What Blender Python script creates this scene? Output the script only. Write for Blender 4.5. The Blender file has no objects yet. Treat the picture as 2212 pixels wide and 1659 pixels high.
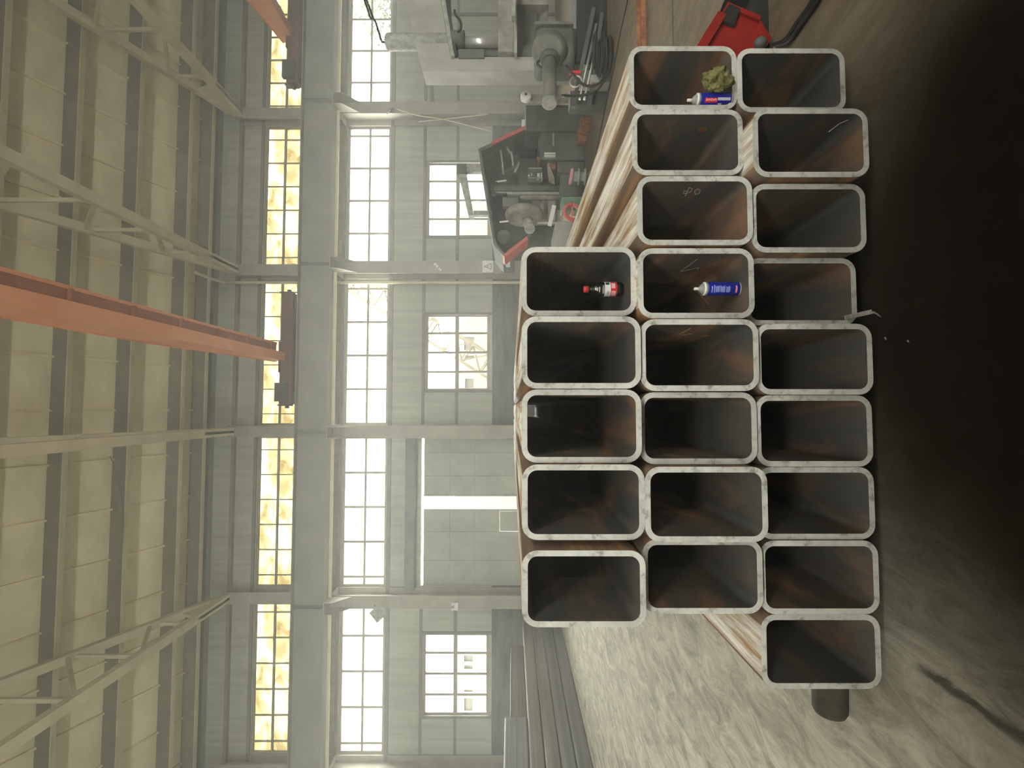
import bpy, bmesh, math, random
from mathutils import Vector, Matrix
S = bpy.context.scene
C = S.collection
random.seed(7)
R = math.radians

# ------------------------------------------------------------------ camera, sky, exposure
F_PX, CX, CY, EYE = 1050.0, 1106.0, 829.5, 1.70
YAW = R(2.73)
sa, ca = math.sin(YAW), math.cos(YAW)
cam = bpy.data.cameras.new('camera')
cam.sensor_fit = 'HORIZONTAL'; cam.sensor_width = 36.0
cam.lens = 36.0 * F_PX / 2212.0
cam.clip_start = 0.02; cam.clip_end = 500
camo = bpy.data.objects.new('camera', cam); C.objects.link(camo)
# the phone was held on its side: picture x runs downwards, picture y (up) runs to the right
Xc, Yc, Zc = Vector((0, 0, -1)), Vector((ca, -sa, 0)), Vector((-sa, -ca, 0))
m = Matrix((Xc, Yc, Zc)).transposed().to_4x4(); m.translation = Vector((0, 0, EYE))
camo.matrix_world = m
S.camera = camo
S.view_settings.view_transform = 'Standard'; S.view_settings.look = 'None'
S.view_settings.gamma = 1.0; S.view_settings.exposure = 1.12
S.view_settings.use_curve_mapping = False
S.cycles.use_denoising = True
S.cycles.max_bounces = 10; S.cycles.diffuse_bounces = 6; S.cycles.glossy_bounces = 3
S.cycles.transparent_max_bounces = 16; S.cycles.transmission_bounces = 4
S.cycles.volume_bounces = 0
S.cycles.sample_clamp_indirect = 6.0; S.cycles.sample_clamp_direct = 6.0
S.cycles.caustics_reflective = False; S.cycles.caustics_refractive = False

SKY = 14.0
w = bpy.data.worlds.new('sky'); S.world = w; w.use_nodes = True
nt = w.node_tree; bg = nt.nodes['Background']
bg.inputs[0].default_value = (1.0, 0.968, 0.86, 1); bg.inputs[1].default_value = SKY

def portal(name, x, y, z, sx, sz, face):
    """daylight portal over a row of windows; face is +1 to shine towards +Y, -1 towards -Y"""
    L = bpy.data.lights.new(name, 'AREA'); L.shape = 'RECTANGLE'; L.size = sx; L.size_y = sz
    L.cycles.is_portal = True
    o = bpy.data.objects.new(name, L); C.objects.link(o); o.location = (x, y, z)
    o.rotation_euler = (R(90) * (1 if face > 0 else -1), 0, 0)
    return o
YW = 18.40      # inner face of the window wall
YB = -7.0       # inner face of the wall behind the camera
XL, XR = -19.3, 23.5
portal('window_daylight_upper', 2, YW + .35, 7.24, 43, 1.9, -1)
portal('window_daylight_roofline', 2, YW + .35, 10.2, 43, 2.3, -1)
portal('window_daylight_lower', 1, YW + .35, 3.0, 25, 5.4, -1)
portal('window_daylight_behind', 2, YB - .35, 7.45, 43, 2.0, 1)

# ------------------------------------------------------------------ picture point -> place
def at(x, y, Y):
    u = (CY - y) / F_PX; v = (CX - x) / F_PX
    t = Y / (ca - u * sa)
    return Vector((t * (sa + u * ca), Y, EYE + t * v))
def onfloor(x, y, z=0.0):
    u = (CY - y) / F_PX; v = (CX - x) / F_PX
    t = (z - EYE) / v
    return Vector((t * (sa + u * ca), t * (ca - u * sa), z))
def atX(x, y, X):
    u = (CY - y) / F_PX; v = (CX - x) / F_PX
    t = X / (sa + u * ca)
    return Vector((X, t * (ca - u * sa), EYE + t * v))

# ------------------------------------------------------------------ materials
def ramp(nt, stops):
    r = nt.nodes.new('ShaderNodeValToRGB'); e = r.color_ramp.elements
    e[0].position, e[0].color = stops[0][0], (*stops[0][1], 1)
    e[1].position, e[1].color = stops[-1][0], (*stops[-1][1], 1)
    for p, c in stops[1:-1]:
        k = e.new(p); k.color = (*c, 1)
    return r
def coords(nt, scale, rand=False):
    tc = nt.nodes.new('ShaderNodeTexCoord'); mp = nt.nodes.new('ShaderNodeMapping')
    mp.inputs['Scale'].default_value = scale
    nt.links.new(tc.outputs['Object'], mp.inputs['Vector'])
    if rand:
        oi = nt.nodes.new('ShaderNodeObjectInfo'); mu = nt.nodes.new('ShaderNodeMath'); mu.operation = 'MULTIPLY'
        mu.inputs[1].default_value = 57.0
        nt.links.new(oi.outputs['Random'], mu.inputs[0]); nt.links.new(mu.outputs[0], mp.inputs['Location'])
    return mp.outputs[0]
def noise(nt, vec, scale=1.0, detail=6, rough=.6, dist=0.0):
    n = nt.nodes.new('ShaderNodeTexNoise'); n.inputs['Scale'].default_value = scale
    n.inputs['Detail'].default_value = detail; n.inputs['Roughness'].default_value = rough
    n.inputs['Distortion'].default_value = dist
    nt.links.new(vec, n.inputs['Vector'])
    return n.outputs['Fac']
def mix(nt, fac, a, b, mode='MIX'):
    n = nt.nodes.new('ShaderNodeMix'); n.data_type = 'RGBA'; n.blend_type = mode
    for sock, v in ((n.inputs[0], fac), (n.inputs[6], a), (n.inputs[7], b)):
        if isinstance(v, (int, float)): sock.default_value = v
        elif isinstance(v, tuple): sock.default_value = (*v, 1)
        else: nt.links.new(v, sock)
    return n.outputs[2]
def base(name):
    M = bpy.data.materials.new(name); M.use_nodes = True
    return M, M.node_tree, M.node_tree.nodes['Principled BSDF']
def paint(name, c1, c2=None, scale=3.0, stretch=(1, 1, 1), rough=.6, metal=0.0, bump=0.0, lo=.35, hi=.65, rand=False, spec=.4):
    M, nt, b = base(name)
    b.inputs['Roughness'].default_value = rough; b.inputs['Metallic'].default_value = metal
    b.inputs['Specular IOR Level'].default_value = spec
    if c2 is None:
        c2 = tuple(min(1, v * 1.25) for v in c1)
    f = noise(nt, coords(nt, stretch, rand), scale)
    r = ramp(nt, [(lo, c1), (hi, c2)]); nt.links.new(f, r.inputs[0])
    nt.links.new(r.outputs[0], b.inputs['Base Color'])
    if bump:
        bp = nt.nodes.new('ShaderNodeBump'); bp.inputs['Strength'].default_value = bump; bp.inputs['Distance'].default_value = .02
        nt.links.new(f, bp.inputs['Height']); nt.links.new(bp.outputs[0], b.inputs['Normal'])
    return M
M = {}
M['column'] = paint('column_paint', (.30, .30, .25), (.40, .395, .33), 1.2, rough=.55)
M['girder'] = paint('girder_paint', (.24, .25, .22), (.31, .32, .28), .8, rough=.55)
M['truss'] = paint('truss_paint', (.60, .545, .38), (.72, .655, .47), 1.5, rough=.6)
M['purlin'] = paint('purlin_paint', (.22, .20, .145), (.29, .265, .195), 1.5, rough=.7)
M['roof'] = paint('roof_sheet', (.76, .69, .45), (.93, .85, .60), .55, (1, 2.2, 1), rough=.8, bump=.15)
M['trimdark'] = paint('girt_paint', (.16, .165, .15), (.22, .225, .20), 2, rough=.6)
M['frame'] = paint('window_frame_paint', (.30, .27, .22), (.38, .35, .29), 2, rough=.6)
M['header'] = paint('header_beam_paint', (.16, .165, .165), (.23, .235, .23), 2, (1, 1, 1), rough=.7)
M['door'] = paint('door_sheet', (.36, .38, .33), (.46, .48, .42), 1.1, rough=.55)
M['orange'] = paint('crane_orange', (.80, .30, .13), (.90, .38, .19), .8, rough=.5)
M['walk_shaded'] = paint('crane_walkway_shaded_orange', (.34, .11, .05), (.46, .16, .075), 2, rough=.6)  # crane orange darkened: recess shade put into the walkway colour
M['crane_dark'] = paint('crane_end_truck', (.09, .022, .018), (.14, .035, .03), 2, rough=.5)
M['black'] = paint('black_rubber', (.012, .012, .011), (.03, .029, .027), 6, rough=.6)
M['dark'] = paint('dark_machine_paint', (.08, .083, .075), (.13, .135, .125), 2.5, rough=.5)
M['dgrey'] = paint('dark_grey_steel', (.10, .105, .095), (.16, .165, .15), 3, rough=.75, spec=.2)
M['mgrey'] = paint('machine_grey', (.30, .30, .26), (.44, .44, .385), 2.2, (1, 1, .6), rough=.5)
M['motor'] = paint('motor_paint', (.13, .13, .112), (.24, .24, .21), 3, rough=.45)
M['lgrey'] = paint('pale_cast_grey', (.27, .28, .25), (.50, .51, .46), 9, rough=.55)
M['brownsteel'] = paint('brown_stained_steel', (.21, .185, .15), (.38, .36, .31), 5, rough=.6)
M['chrome'] = paint('chrome_rod', (.78, .79, .80), (.88, .89, .90), 2, rough=.28, metal=.75)
M['steel'] = paint('bright_steel', (.55, .55, .53), (.72, .72, .70), 6, rough=.3, metal=.7)
M['red'] = paint('red_enamel', (.26, .012, .010), (.36, .02, .016), 7, rough=.35)
M['redline'] = paint('red_stripe_paint', (.50, .10, .09), (.60, .15, .13), 4, rough=.5)
M['pink'] = paint('pink_plastic', (.72, .36, .40), (.8, .45, .50), 4, rough=.5)
M['white'] = paint('white_paint', (.70, .70, .66), (.8, .8, .76), 4, rough=.5)
M['green'] = paint('green_paint', (.10, .20, .13), (.17, .28, .19), 5, rough=.5)
M['rust'] = paint('rusty_steel', (.24, .085, .035), (.44, .20, .10), 12, (1, 1, 1), rough=.8, bump=.2)
M['wood'] = paint('old_timber', (.04, .034, .022), (.085, .07, .048), 8, (1, .2, 1), rough=.85, bump=.3)
M['plastic_w'] = paint('white_plastic', (.82, .82, .76), (.88, .88, .83), 4, rough=.4)
M['redcap'] = paint('red_plastic_cap', (.72, .05, .05), (.8, .09, .08), 9, rough=.4)
M['blue'] = paint('blue_can_print', (.012, .018, .30), (.02, .03, .38), 9, rough=.3)
M['bluetext'] = paint('pale_blue_print', (.30, .36, .70), (.38, .44, .78), 60, rough=.4)
M['redprint'] = paint('red_print', (.70, .02, .035), (.78, .05, .06), 9, rough=.4)
M['pinkprint'] = paint('pink_print', (.85, .38, .38), (.9, .5, .5), 120, rough=.4)
M['whiteprint'] = paint('white_print', (.84, .85, .80), (.9, .9, .86), 9, rough=.45)
M['greyprint'] = paint('grey_print', (.45, .47, .50), (.58, .6, .62), 60, rough=.4)
M['inkprint'] = paint('dark_print', (.03, .05, .05), (.05, .08, .08), 9, rough=.5)
M['rag'] = paint('olive_rag', (.10, .09, .03), (.27, .25, .10), 30, rough=.9, bump=.5)
M['block'] = paint('pale_block', (.40, .38, .33), (.5, .48, .42), 20, rough=.6)
M['scrap'] = paint('scrap_metal', (.6, .56, .52), (.85, .82, .8), 40, rough=.3, metal=.5)
M['cream'] = paint('cream_render', (.090, .085, .066), (.105, .099, .077), .4, rough=.9)
M['gloom'] = paint('distant_window', (.045, .043, .036), (.05, .047, .039), .4, rough=.9)
M['yard'] = paint('yard_concrete', (.07, .068, .06), (.09, .086, .075), .5, rough=.9)
M['leaf'] = paint('tree_leaves', (.022, .032, .012), (.042, .055, .022), 3, rough=.8)
M['boom'] = paint('boom_lattice', (.07, .058, .040), (.09, .078, .055), 1, rough=.8)

def corrugated(name, c1, c2, pitch, depth, axis='X'):
    M_, nt, b = base(name); b.inputs['Roughness'].default_value = .6
    v = coords(nt, (1, 1, 1)); f = noise(nt, v, .7)
    v2 = coords(nt, (3.5, 3.5, .15)); f2 = noise(nt, v2, 1.5)
    r = ramp(nt, [(.3, c1), (.7, c2)]); nt.links.new(f, r.inputs[0])
    r2 = ramp(nt, [(.35, (.8, .8, .8)), (.6, (1, 1, 1))]); nt.links.new(f2, r2.inputs[0])
    nt.links.new(mix(nt, 1.0, r.outputs[0], r2.outputs[0], 'MULTIPLY'), b.inputs['Base Color'])
    wv = nt.nodes.new('ShaderNodeTexWave'); wv.wave_type = 'BANDS'; wv.bands_direction = axis; wv.wave_profile = 'SIN'
    wv.inputs['Scale'].default_value = .314 / pitch
    nt.links.new(v, wv.inputs['Vector'])
    bp = nt.nodes.new('ShaderNodeBump'); bp.inputs['Strength'].default_value = .25; bp.inputs['Distance'].default_value = depth
    nt.links.new(wv.outputs['Fac'], bp.inputs['Height']); nt.links.new(bp.outputs[0], b.inputs['Normal'])
    return M_
M['wall'] = corrugated('wall_sheet', (.40, .415, .35), (.48, .495, .42), .25, .012)
M['dado'] = paint('dado_plaster', (.055, .06, .057), (.15, .153, .146), 1.6, (.5, 1, 3.0), rough=.8, bump=.3)

def tube_outer():
    M_, nt, b = base('tube_mill_scale'); b.inputs['Roughness'].default_value = .55
    v = coords(nt, (9, .35, 9), True); f = noise(nt, v, 1.0, 8, .65)
    v2 = coords(nt, (14, .9, 14), True); f2 = noise(nt, v2, 1.3, 8, .7)
    body = ramp(nt, [(.3, (.055, .042, .034)), (.5, (.12, .075, .045)), (.68, (.30, .15, .06))]); nt.links.new(f, body.inputs[0])
    pale = ramp(nt, [(.40, (.32, .17, .07)), (.47, (.42, .35, .27)), (.60, (.74, .70, .63))]); nt.links.new(f2, pale.inputs[0])
    # the dust lies on the flat top only, the rounded corners stay rust coloured
    g = nt.nodes.new('ShaderNodeNewGeometry'); sx = nt.nodes.new('ShaderNodeSeparateXYZ'); nt.links.new(g.outputs['True Normal'], sx.inputs[0])
    rr = ramp(nt, [(.985, (0, 0, 0)), (.995, (1, 1, 1))]); nt.links.new(sx.outputs['Z'], rr.inputs[0])
    nt.links.new(mix(nt, rr.outputs[0], body.outputs[0], pale.outputs[0]), b.inputs['Base Color'])
    return M_
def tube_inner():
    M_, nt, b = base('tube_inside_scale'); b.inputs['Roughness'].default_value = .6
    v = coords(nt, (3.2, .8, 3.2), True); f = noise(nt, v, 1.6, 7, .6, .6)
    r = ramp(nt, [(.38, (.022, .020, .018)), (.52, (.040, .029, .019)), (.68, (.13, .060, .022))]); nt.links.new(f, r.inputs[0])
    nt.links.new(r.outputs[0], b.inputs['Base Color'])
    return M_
def tube_cut():
    M_, nt, b = base('tube_cut_end'); b.inputs['Roughness'].default_value = .5; b.inputs['Specular IOR Level'].default_value = .5
    v = coords(nt, (1, 1, 1), True); f = noise(nt, v, 22, 8, .7); f2 = noise(nt, v, 4, 4, .6)
    r = ramp(nt, [(.34, (.30, .285, .26)), (.46, (.64, .62, .57)), (.7, (.76, .745, .70))]); nt.links.new(f, r.inputs[0])
    r2 = ramp(nt, [(.35, (.72, .72, .72)), (.6, (1, 1, 1))]); nt.links.new(f2, r2.inputs[0])
    nt.links.new(mix(nt, 1.0, r.outputs[0], r2.outputs[0], 'MULTIPLY'), b.inputs['Base Color'])
    bp = nt.nodes.new('ShaderNodeBump'); bp.inputs['Strength'].default_value = .15; bp.inputs['Distance'].default_value = .004
    nt.links.new(f, bp.inputs['Height']); nt.links.new(bp.outputs[0], b.inputs['Normal'])
    return M_
M['t_out'], M['t_in'], M['t_cut'] = tube_outer(), tube_inner(), tube_cut()
M['t_far'] = paint('stacked_steel_scale', (.075, .076, .077), (.20, .195, .185), 1.2, (7, .12, 9), rough=.5, rand=True)
M['t_far2'] = paint('stacked_steel_brown', (.085, .074, .066), (.21, .185, .16), 1.2, (7, .12, 9), rough=.5, rand=True)

def floor_mat():
    M_, nt, b = base('workshop_floor')
    v = coords(nt, (1, 1, 1))
    f1 = noise(nt, v, .45, 8, .6, .4)
    v2 = coords(nt, (2.6, .9, 1)); f2 = noise(nt, v2, 2.3, 12, .76, .9)
    dust = ramp(nt, [(.34, (.22, .20, .155)), (.47, (.42, .395, .32)), (.62, (.66, .63, .53))]); nt.links.new(f2, dust.inputs[0])
    brown = ramp(nt, [(.35, (.14, .107, .072)), (.65, (.28, .226, .160))]); nt.links.new(f2, brown.inputs[0])
    sx = nt.nodes.new('ShaderNodeSeparateXYZ'); nt.links.new(v, sx.inputs[0])
    def lin(a, lo, hi):
        mr = nt.nodes.new('ShaderNodeMapRange'); mr.interpolation_type = 'SMOOTHSTEP'
        mr.inputs[1].default_value = lo; mr.inputs[2].default_value = hi
        nt.links.new(a, mr.inputs[0]); return mr.outputs[0]
    def mth(op, a, c):
        n = nt.nodes.new('ShaderNodeMath'); n.operation = op
        for s_, q in ((n.inputs[0], a), (n.inputs[1], c)):
            if isinstance(q, (int, float)): s_.default_value = q
            else: nt.links.new(q, s_)
        return n.outputs[0]
    # dusty on the far side of the aisle (-X), trodden brown earth towards +X
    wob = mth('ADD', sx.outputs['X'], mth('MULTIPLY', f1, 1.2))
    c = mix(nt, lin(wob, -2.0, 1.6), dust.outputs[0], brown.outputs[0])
    # stack's shade painted into the floor colour, over dark oily dirt
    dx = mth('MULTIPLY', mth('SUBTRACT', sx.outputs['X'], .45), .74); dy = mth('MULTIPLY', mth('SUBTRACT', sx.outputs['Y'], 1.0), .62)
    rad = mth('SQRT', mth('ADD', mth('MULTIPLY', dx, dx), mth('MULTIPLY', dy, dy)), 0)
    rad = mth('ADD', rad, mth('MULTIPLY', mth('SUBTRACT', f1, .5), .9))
    oily_shade = lin(rad, 1.35, .70)
    c = mix(nt, oily_shade, c, (.022, .016, .010))
    # one dark oily streak running out of the painted shade patch
    p0, p1 = onfloor(1960, 1420), onfloor(2230, 1610); d = (p1 - p0).normalized(); n_ = Vector((-d.y, d.x, 0))
    off = mth('ADD', mth('MULTIPLY', sx.outputs['X'], n_.x), mth('MULTIPLY', sx.outputs['Y'], n_.y))
    off = mth('ADD', mth('SUBTRACT', off, n_.dot(p0)), mth('MULTIPLY', mth('SUBTRACT', f2, .5), .16))
    along = mth('SUBTRACT', mth('ADD', mth('MULTIPLY', sx.outputs['X'], d.x), mth('MULTIPLY', sx.outputs['Y'], d.y)), d.dot(p0))
    trail = mth('MULTIPLY', lin(mth('ABSOLUTE', off, 0), .035, .008), mth('MULTIPLY', lin(along, 0.0, .12), .8))
    c = mix(nt, trail, c, (.03, .022, .014))
    # slab joints across the aisle
    d1 = mth('ABSOLUTE', mth('SUBTRACT', mth('PINGPONG', mth('ADD', sx.outputs['Y'], .15), 2.55), 0), 0)
    jn = lin(d1, .028, .012)
    side = lin(sx.outputs['X'], 1.0, 2.0)
    c = mix(nt, mth('MULTIPLY', mth('MULTIPLY', jn, side), .75), c, (.05, .042, .034))
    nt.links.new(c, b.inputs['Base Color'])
    rr = ramp(nt, [(.3, (.55, .55, .55)), (.7, (.85, .85, .85))]); nt.links.new(f2, rr.inputs[0]); nt.links.new(rr.outputs[0], b.inputs['Roughness'])
    b.inputs['Specular IOR Level'].default_value = .12
    bp = nt.nodes.new('ShaderNodeBump'); bp.inputs['Strength'].default_value = .5; bp.inputs['Distance'].default_value = .03
    nt.links.new(f2, bp.inputs['Height']); nt.links.new(bp.outputs[0], b.inputs['Normal'])
    return M_
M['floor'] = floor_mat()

def clear_glass():
    M_ = bpy.data.materials.new('window_glass'); M_.use_nodes = True; nt = M_.node_tree; nt.nodes.clear()
    t = nt.nodes.new('ShaderNodeBsdfTransparent'); g = nt.nodes.new('ShaderNodeBsdfGlossy'); g.inputs['Roughness'].default_value = .05
    t.inputs[0].default_value = (.95, .97, .97, 1)
    mx = nt.nodes.new('ShaderNodeMixShader'); mx.inputs[0].default_value = .05
    o = nt.nodes.new('ShaderNodeOutputMaterial')
    nt.links.new(t.outputs[0], mx.inputs[1]); nt.links.new(g.outputs[0], mx.inputs[2]); nt.links.new(mx.outputs[0], o.inputs[0])
    return M_
def yellow_sheet():
    """translucent sheets, yellowed and dirty"""
    M_ = bpy.data.materials.new('yellowed_translucent_sheet'); M_.use_nodes = True; nt = M_.node_tree; nt.nodes.clear()
    t = nt.nodes.new('ShaderNodeBsdfTransparent'); g = nt.nodes.new('ShaderNodeBsdfDiffuse')
    g.inputs[0].default_value = (.6, .52, .3, 1)
    f = noise(nt, coords(nt, (.7, 1, 1.1)), 1.3, 6, .65, .5)
    r = ramp(nt, [(.32, (.170, .142, .078)), (.43, (.222, .204, .140)), (.58, (.33, .322, .262))]); nt.links.new(f, r.inputs[0])
    nt.links.new(r.outputs[0], t.inputs[0])
    mx = nt.nodes.new('ShaderNodeMixShader'); mx.inputs[0].default_value = .1
    o = nt.nodes.new('ShaderNodeOutputMaterial')
    nt.links.new(t.outputs[0], mx.inputs[1]); nt.links.new(g.outputs[0], mx.inputs[2]); nt.links.new(mx.outputs[0], o.inputs[0])
    return M_
def bottle_plastic():
    M_ = bpy.data.materials.new('clear_bottle_plastic'); M_.use_nodes = True; nt = M_.node_tree; nt.nodes.clear()
    t = nt.nodes.new('ShaderNodeBsdfTransparent'); t.inputs[0].default_value = (.9, .9, .88, 1)
    g = nt.nodes.new('ShaderNodeBsdfGlossy'); g.inputs['Roughness'].default_value = .08
    fr = nt.nodes.new('ShaderNodeFresnel'); fr.inputs[0].default_value = 1.5
    ad = nt.nodes.new('ShaderNodeMath'); ad.operation = 'ADD'; ad.inputs[1].default_value = .03; nt.links.new(fr.outputs[0], ad.inputs[0])
    mx = nt.nodes.new('ShaderNodeMixShader'); nt.links.new(ad.outputs[0], mx.inputs[0])
    o = nt.nodes.new('ShaderNodeOutputMaterial')
    nt.links.new(t.outputs[0], mx.inputs[1]); nt.links.new(g.outputs[0], mx.inputs[2]); nt.links.new(mx.outputs[0], o.inputs[0])
    return M_
M['glass'], M['yellow'], M['bottle'] = clear_glass(), yellow_sheet(), bottle_plastic()
#--MATS-END--

# ------------------------------------------------------------------ mesh building
def tagit(o, label=None, cat=None, group=None, kind=None):
    if label: o['label'] = label
    if cat: o['category'] = cat
    if group: o['group'] = group
    if kind: o['kind'] = kind
    return o
def wloc(o):
    v = Vector((0, 0, 0))
    while o: v = v + o.location; o = o.parent
    return v
def thing(name, loc, label, cat, group=None):
    o = bpy.data.objects.new(name, None); C.objects.link(o); o.location = loc
    o.empty_display_size = .1
    return tagit(o, label, cat, group)
def frame_of(d):
    d = d.normalized(); a = Vector((0, 0, 1)) if abs(d.z) < .9 else Vector((1, 0, 0))
    p = d.cross(a).normalized(); return p, d.cross(p).normalized()
class MB:
    def __init__(s): s.bm = bmesh.new(); s.mi = 0
    def face(s, vs):
        try: f = s.bm.faces.new(vs); f.material_index = s.mi; return f
        except ValueError: return None
    def box(s, x0, x1, y0, y1, z0, z1):
        v = [s.bm.verts.new((x, y, z)) for x in sorted((x0, x1)) for y in sorted((y0, y1)) for z in sorted((z0, z1))]
        for q in ((0, 1, 3, 2), (4, 6, 7, 5), (0, 4, 5, 1), (2, 3, 7, 6), (0, 2, 6, 4), (1, 5, 7, 3)): s.face([v[i] for i in q])
        return s
    def bar(s, p0, p1, w, h, up=Vector((0, 0, 1))):
        """rectangular bar from p0 to p1, w across, h along up"""
        p0, p1 = Vector(p0), Vector(p1); d = (p1 - p0).normalized(); a = d.cross(Vector(up))
        if a.length < 1e-4: a = d.cross(Vector((1, 0, 0)))
        a.normalize(); b = a.cross(d).normalized()
        v = [s.bm.verts.new(p + a * i * w / 2 + b * j * h / 2) for p in (p0, p1) for i, j in ((-1, -1), (1, -1), (1, 1), (-1, 1))]
        for q in ((3, 2, 1, 0), (4, 5, 6, 7), (0, 1, 5, 4), (1, 2, 6, 5), (2, 3, 7, 6), (3, 0, 4, 7)): s.face([v[i] for i in q])
        return s
    def cyl(s, p0, p1, r, r1=None, n=20, caps=True):
        p0, p1 = Vector(p0), Vector(p1); r1 = r if r1 is None else r1
        a, b = frame_of(p1 - p0); A, B = [], []
        for i in range(n):
            t = 2 * math.pi * i / n; o = a * math.cos(t) + b * math.sin(t)
            A.append(s.bm.verts.new(p0 + o * r)); B.append(s.bm.verts.new(p1 + o * r1))
        for i in range(n):
            f = s.face([A[i], A[(i + 1) % n], B[(i + 1) % n], B[i]])
            if f: f.smooth = True
        if caps: s.face(A[::-1]); s.face(B)
        return s
    def lathe(s, o, axis, prof, n=24):
        """prof: list of (distance along axis, radius)"""
        o, axis = Vector(o), Vector(axis).normalized(); a, b = frame_of(axis); rings = []
        for d, r in prof:
            rings.append([s.bm.verts.new(o + axis * d + (a * math.cos(2 * math.pi * i / n) + b * math.sin(2 * math.pi * i / n)) * max(r, 1e-5)) for i in range(n)])
        for A, B in zip(rings, rings[1:]):
            for i in range(n):
                f = s.face([A[i], A[(i + 1) % n], B[(i + 1) % n], B[i]])
                if f: f.smooth = True
        s.face(rings[0][::-1]); s.face(rings[-1])
        return s
    def pipe(s, pts, r, n=8, smooth=4):
        pts = [Vector(p) for p in pts]
        if smooth > 1 and len(pts) > 2:
            out = []
            for i in range(len(pts) - 1):
                p0, p1, p2, p3 = pts[max(i - 1, 0)], pts[i], pts[i + 1], pts[min(i + 2, len(pts) - 1)]
                for k in range(smooth):
                    t = k / smooth
                    out.append(.5 * ((2 * p1) + (p2 - p0) * t + (2 * p0 - 5 * p1 + 4 * p2 - p3) * t * t + (3 * p1 - p0 - 3 * p2 + p3) * t ** 3))
            pts = out + [pts[-1]]
        prev = None; first = None
        a, b = frame_of(pts[1] - pts[0])
        for i, p in enumerate(pts):
            d = (pts[min(i + 1, len(pts) - 1)] - pts[max(i - 1, 0)]).normalized()
            a = (a - d * a.dot(d)).normalized(); b = d.cross(a)
            ring = [s.bm.verts.new(p + (a * math.cos(2 * math.pi * k / n) + b * math.sin(2 * math.pi * k / n)) * r) for k in range(n)]
            if prev:
                for k in range(n):
                    f = s.face([prev[k], prev[(k + 1) % n], ring[(k + 1) % n], ring[k]])
                    if f: f.smooth = True
            else: first = ring
            prev = ring
        s.face(first[::-1]); s.face(prev)
        return s
    def prism(s, pts, d):
        """polygon pts (list of 3-D points) pushed along d"""
        d = Vector(d); A = [s.bm.verts.new(Vector(p)) for p in pts]; B = [s.bm.verts.new(Vector(p) + d) for p in pts]
        n = len(pts); s.face(A[::-1]); s.face(B)
        for i in range(n): s.face([A[i], A[(i + 1) % n], B[(i + 1) % n], B[i]])
        return s
    def pprism(s, px, Y0, Y1):
        return s.prism([at(x, y, Y0) for x, y in px], (0, Y1 - Y0, 0))
    def pbox(s, x0, x1, y0, y1, Y0, Y1, floor=False):
        a, b = at(x0, y1, Y0), at(x1, y0, Y0)
        return s.box(a.x, b.x, Y0, Y1, 0 if floor else b.z, a.z)
    def build(s, name, mat, parent=None, bevel=0.0, origin=None, smooth=False, seg=2):
        bmesh.ops.recalc_face_normals(s.bm, faces=s.bm.faces)
        vs = s.bm.verts
        if parent is not None: off = wloc(parent)
        elif origin is not None: off = Vector(origin)
        else:
            xs = [v.co.x for v in vs]; ys = [v.co.y for v in vs]; zs = [v.co.z for v in vs]
            off = Vector(((min(xs) + max(xs)) / 2, (min(ys) + max(ys)) / 2, min(zs)))
        for v in vs: v.co -= off
        me = bpy.data.meshes.new(name); s.bm.to_mesh(me); s.bm.free()
        if smooth:
            for p in me.polygons: p.use_smooth = True
        for q in (mat if isinstance(mat, (list, tuple)) else [mat]): me.materials.append(M[q])
        o = bpy.data.objects.new(name, me); C.objects.link(o)
        if parent is not None: o.parent = parent
        else: o.location = off
        if bevel:
            bv = o.modifiers.new('bevel', 'BEVEL'); bv.width = bevel; bv.segments = seg; bv.limit_method = 'ANGLE'; bv.angle_limit = R(40)
        return o
def struct(o): o['kind'] = 'structure'; return o
def holes_wall(b, x0, x1, z0, z1, y0, y1, holes):
    xs = sorted({x0, x1, *[h[0] for h in holes], *[h[1] for h in holes]}); zs = sorted({z0, z1, *[h[2] for h in holes], *[h[3] for h in holes]})
    for i in range(len(xs) - 1):
        j = 0
        while j < len(zs) - 1:
            cx = (xs[i] + xs[i + 1]) / 2
            def hole(k): cz = (zs[k] + zs[k + 1]) / 2; return any(h[0] < cx < h[1] and h[2] < cz < h[3] for h in holes)
            if hole(j): j += 1; continue
            k = j
            while k + 1 < len(zs) - 1 and not hole(k + 1): k += 1
            b.box(xs[i], xs[i + 1], y0, y1, zs[j], zs[k + 1]); j = k + 1
    return b

# ------------------------------------------------------------------ setting
COLS = [17.14, 11.13, 5.12, -.89, -6.90, -12.91, -18.92]
ZD, Z_UW0, Z_UW1, Z_CL0, Z_CL1, Z_EAVE = 2.45, 6.40, 8.08, 9.20, 11.25, 13.1
SLOPE = .40
YRIDGE = (YW + YB) / 2
def zroof(Y): return Z_EAVE + SLOPE * (min(YW - Y, Y - YB))
LOWWIN = [(6.52, 9.49), (.605, 3.56), (-11.34, -8.34)]
DOOR = (-6.62, -1.14, 0.0, 5.12)
bays = list(zip(COLS[1:], COLS[:-1]))            # (low X, high X)
holes = [DOOR]
for a, b_ in bays:
    holes += [(a + .22, b_ - .22, Z_UW0, Z_UW1), (a + .22, b_ - .22, Z_CL0, Z_CL1)]
for a, b_ in LOWWIN: holes.append((a, b_, 2.54, 5.01))
b = MB(); holes_wall(b, XL, XR, 0, Z_EAVE + .3, YW, YW + .24, holes)
struct(b.build('wall_far', 'wall', origin=(0, YW, 0)))
hb = []
for a, b_ in bays: hb += [(a + .22, b_ - .22, 6.5, 8.4)]
b = MB(); holes_wall(b, XL, XR, 0, Z_EAVE + .3, YB - .24, YB, hb); struct(b.build('wall_back', 'wall', origin=(0, YB, 0)))
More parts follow.
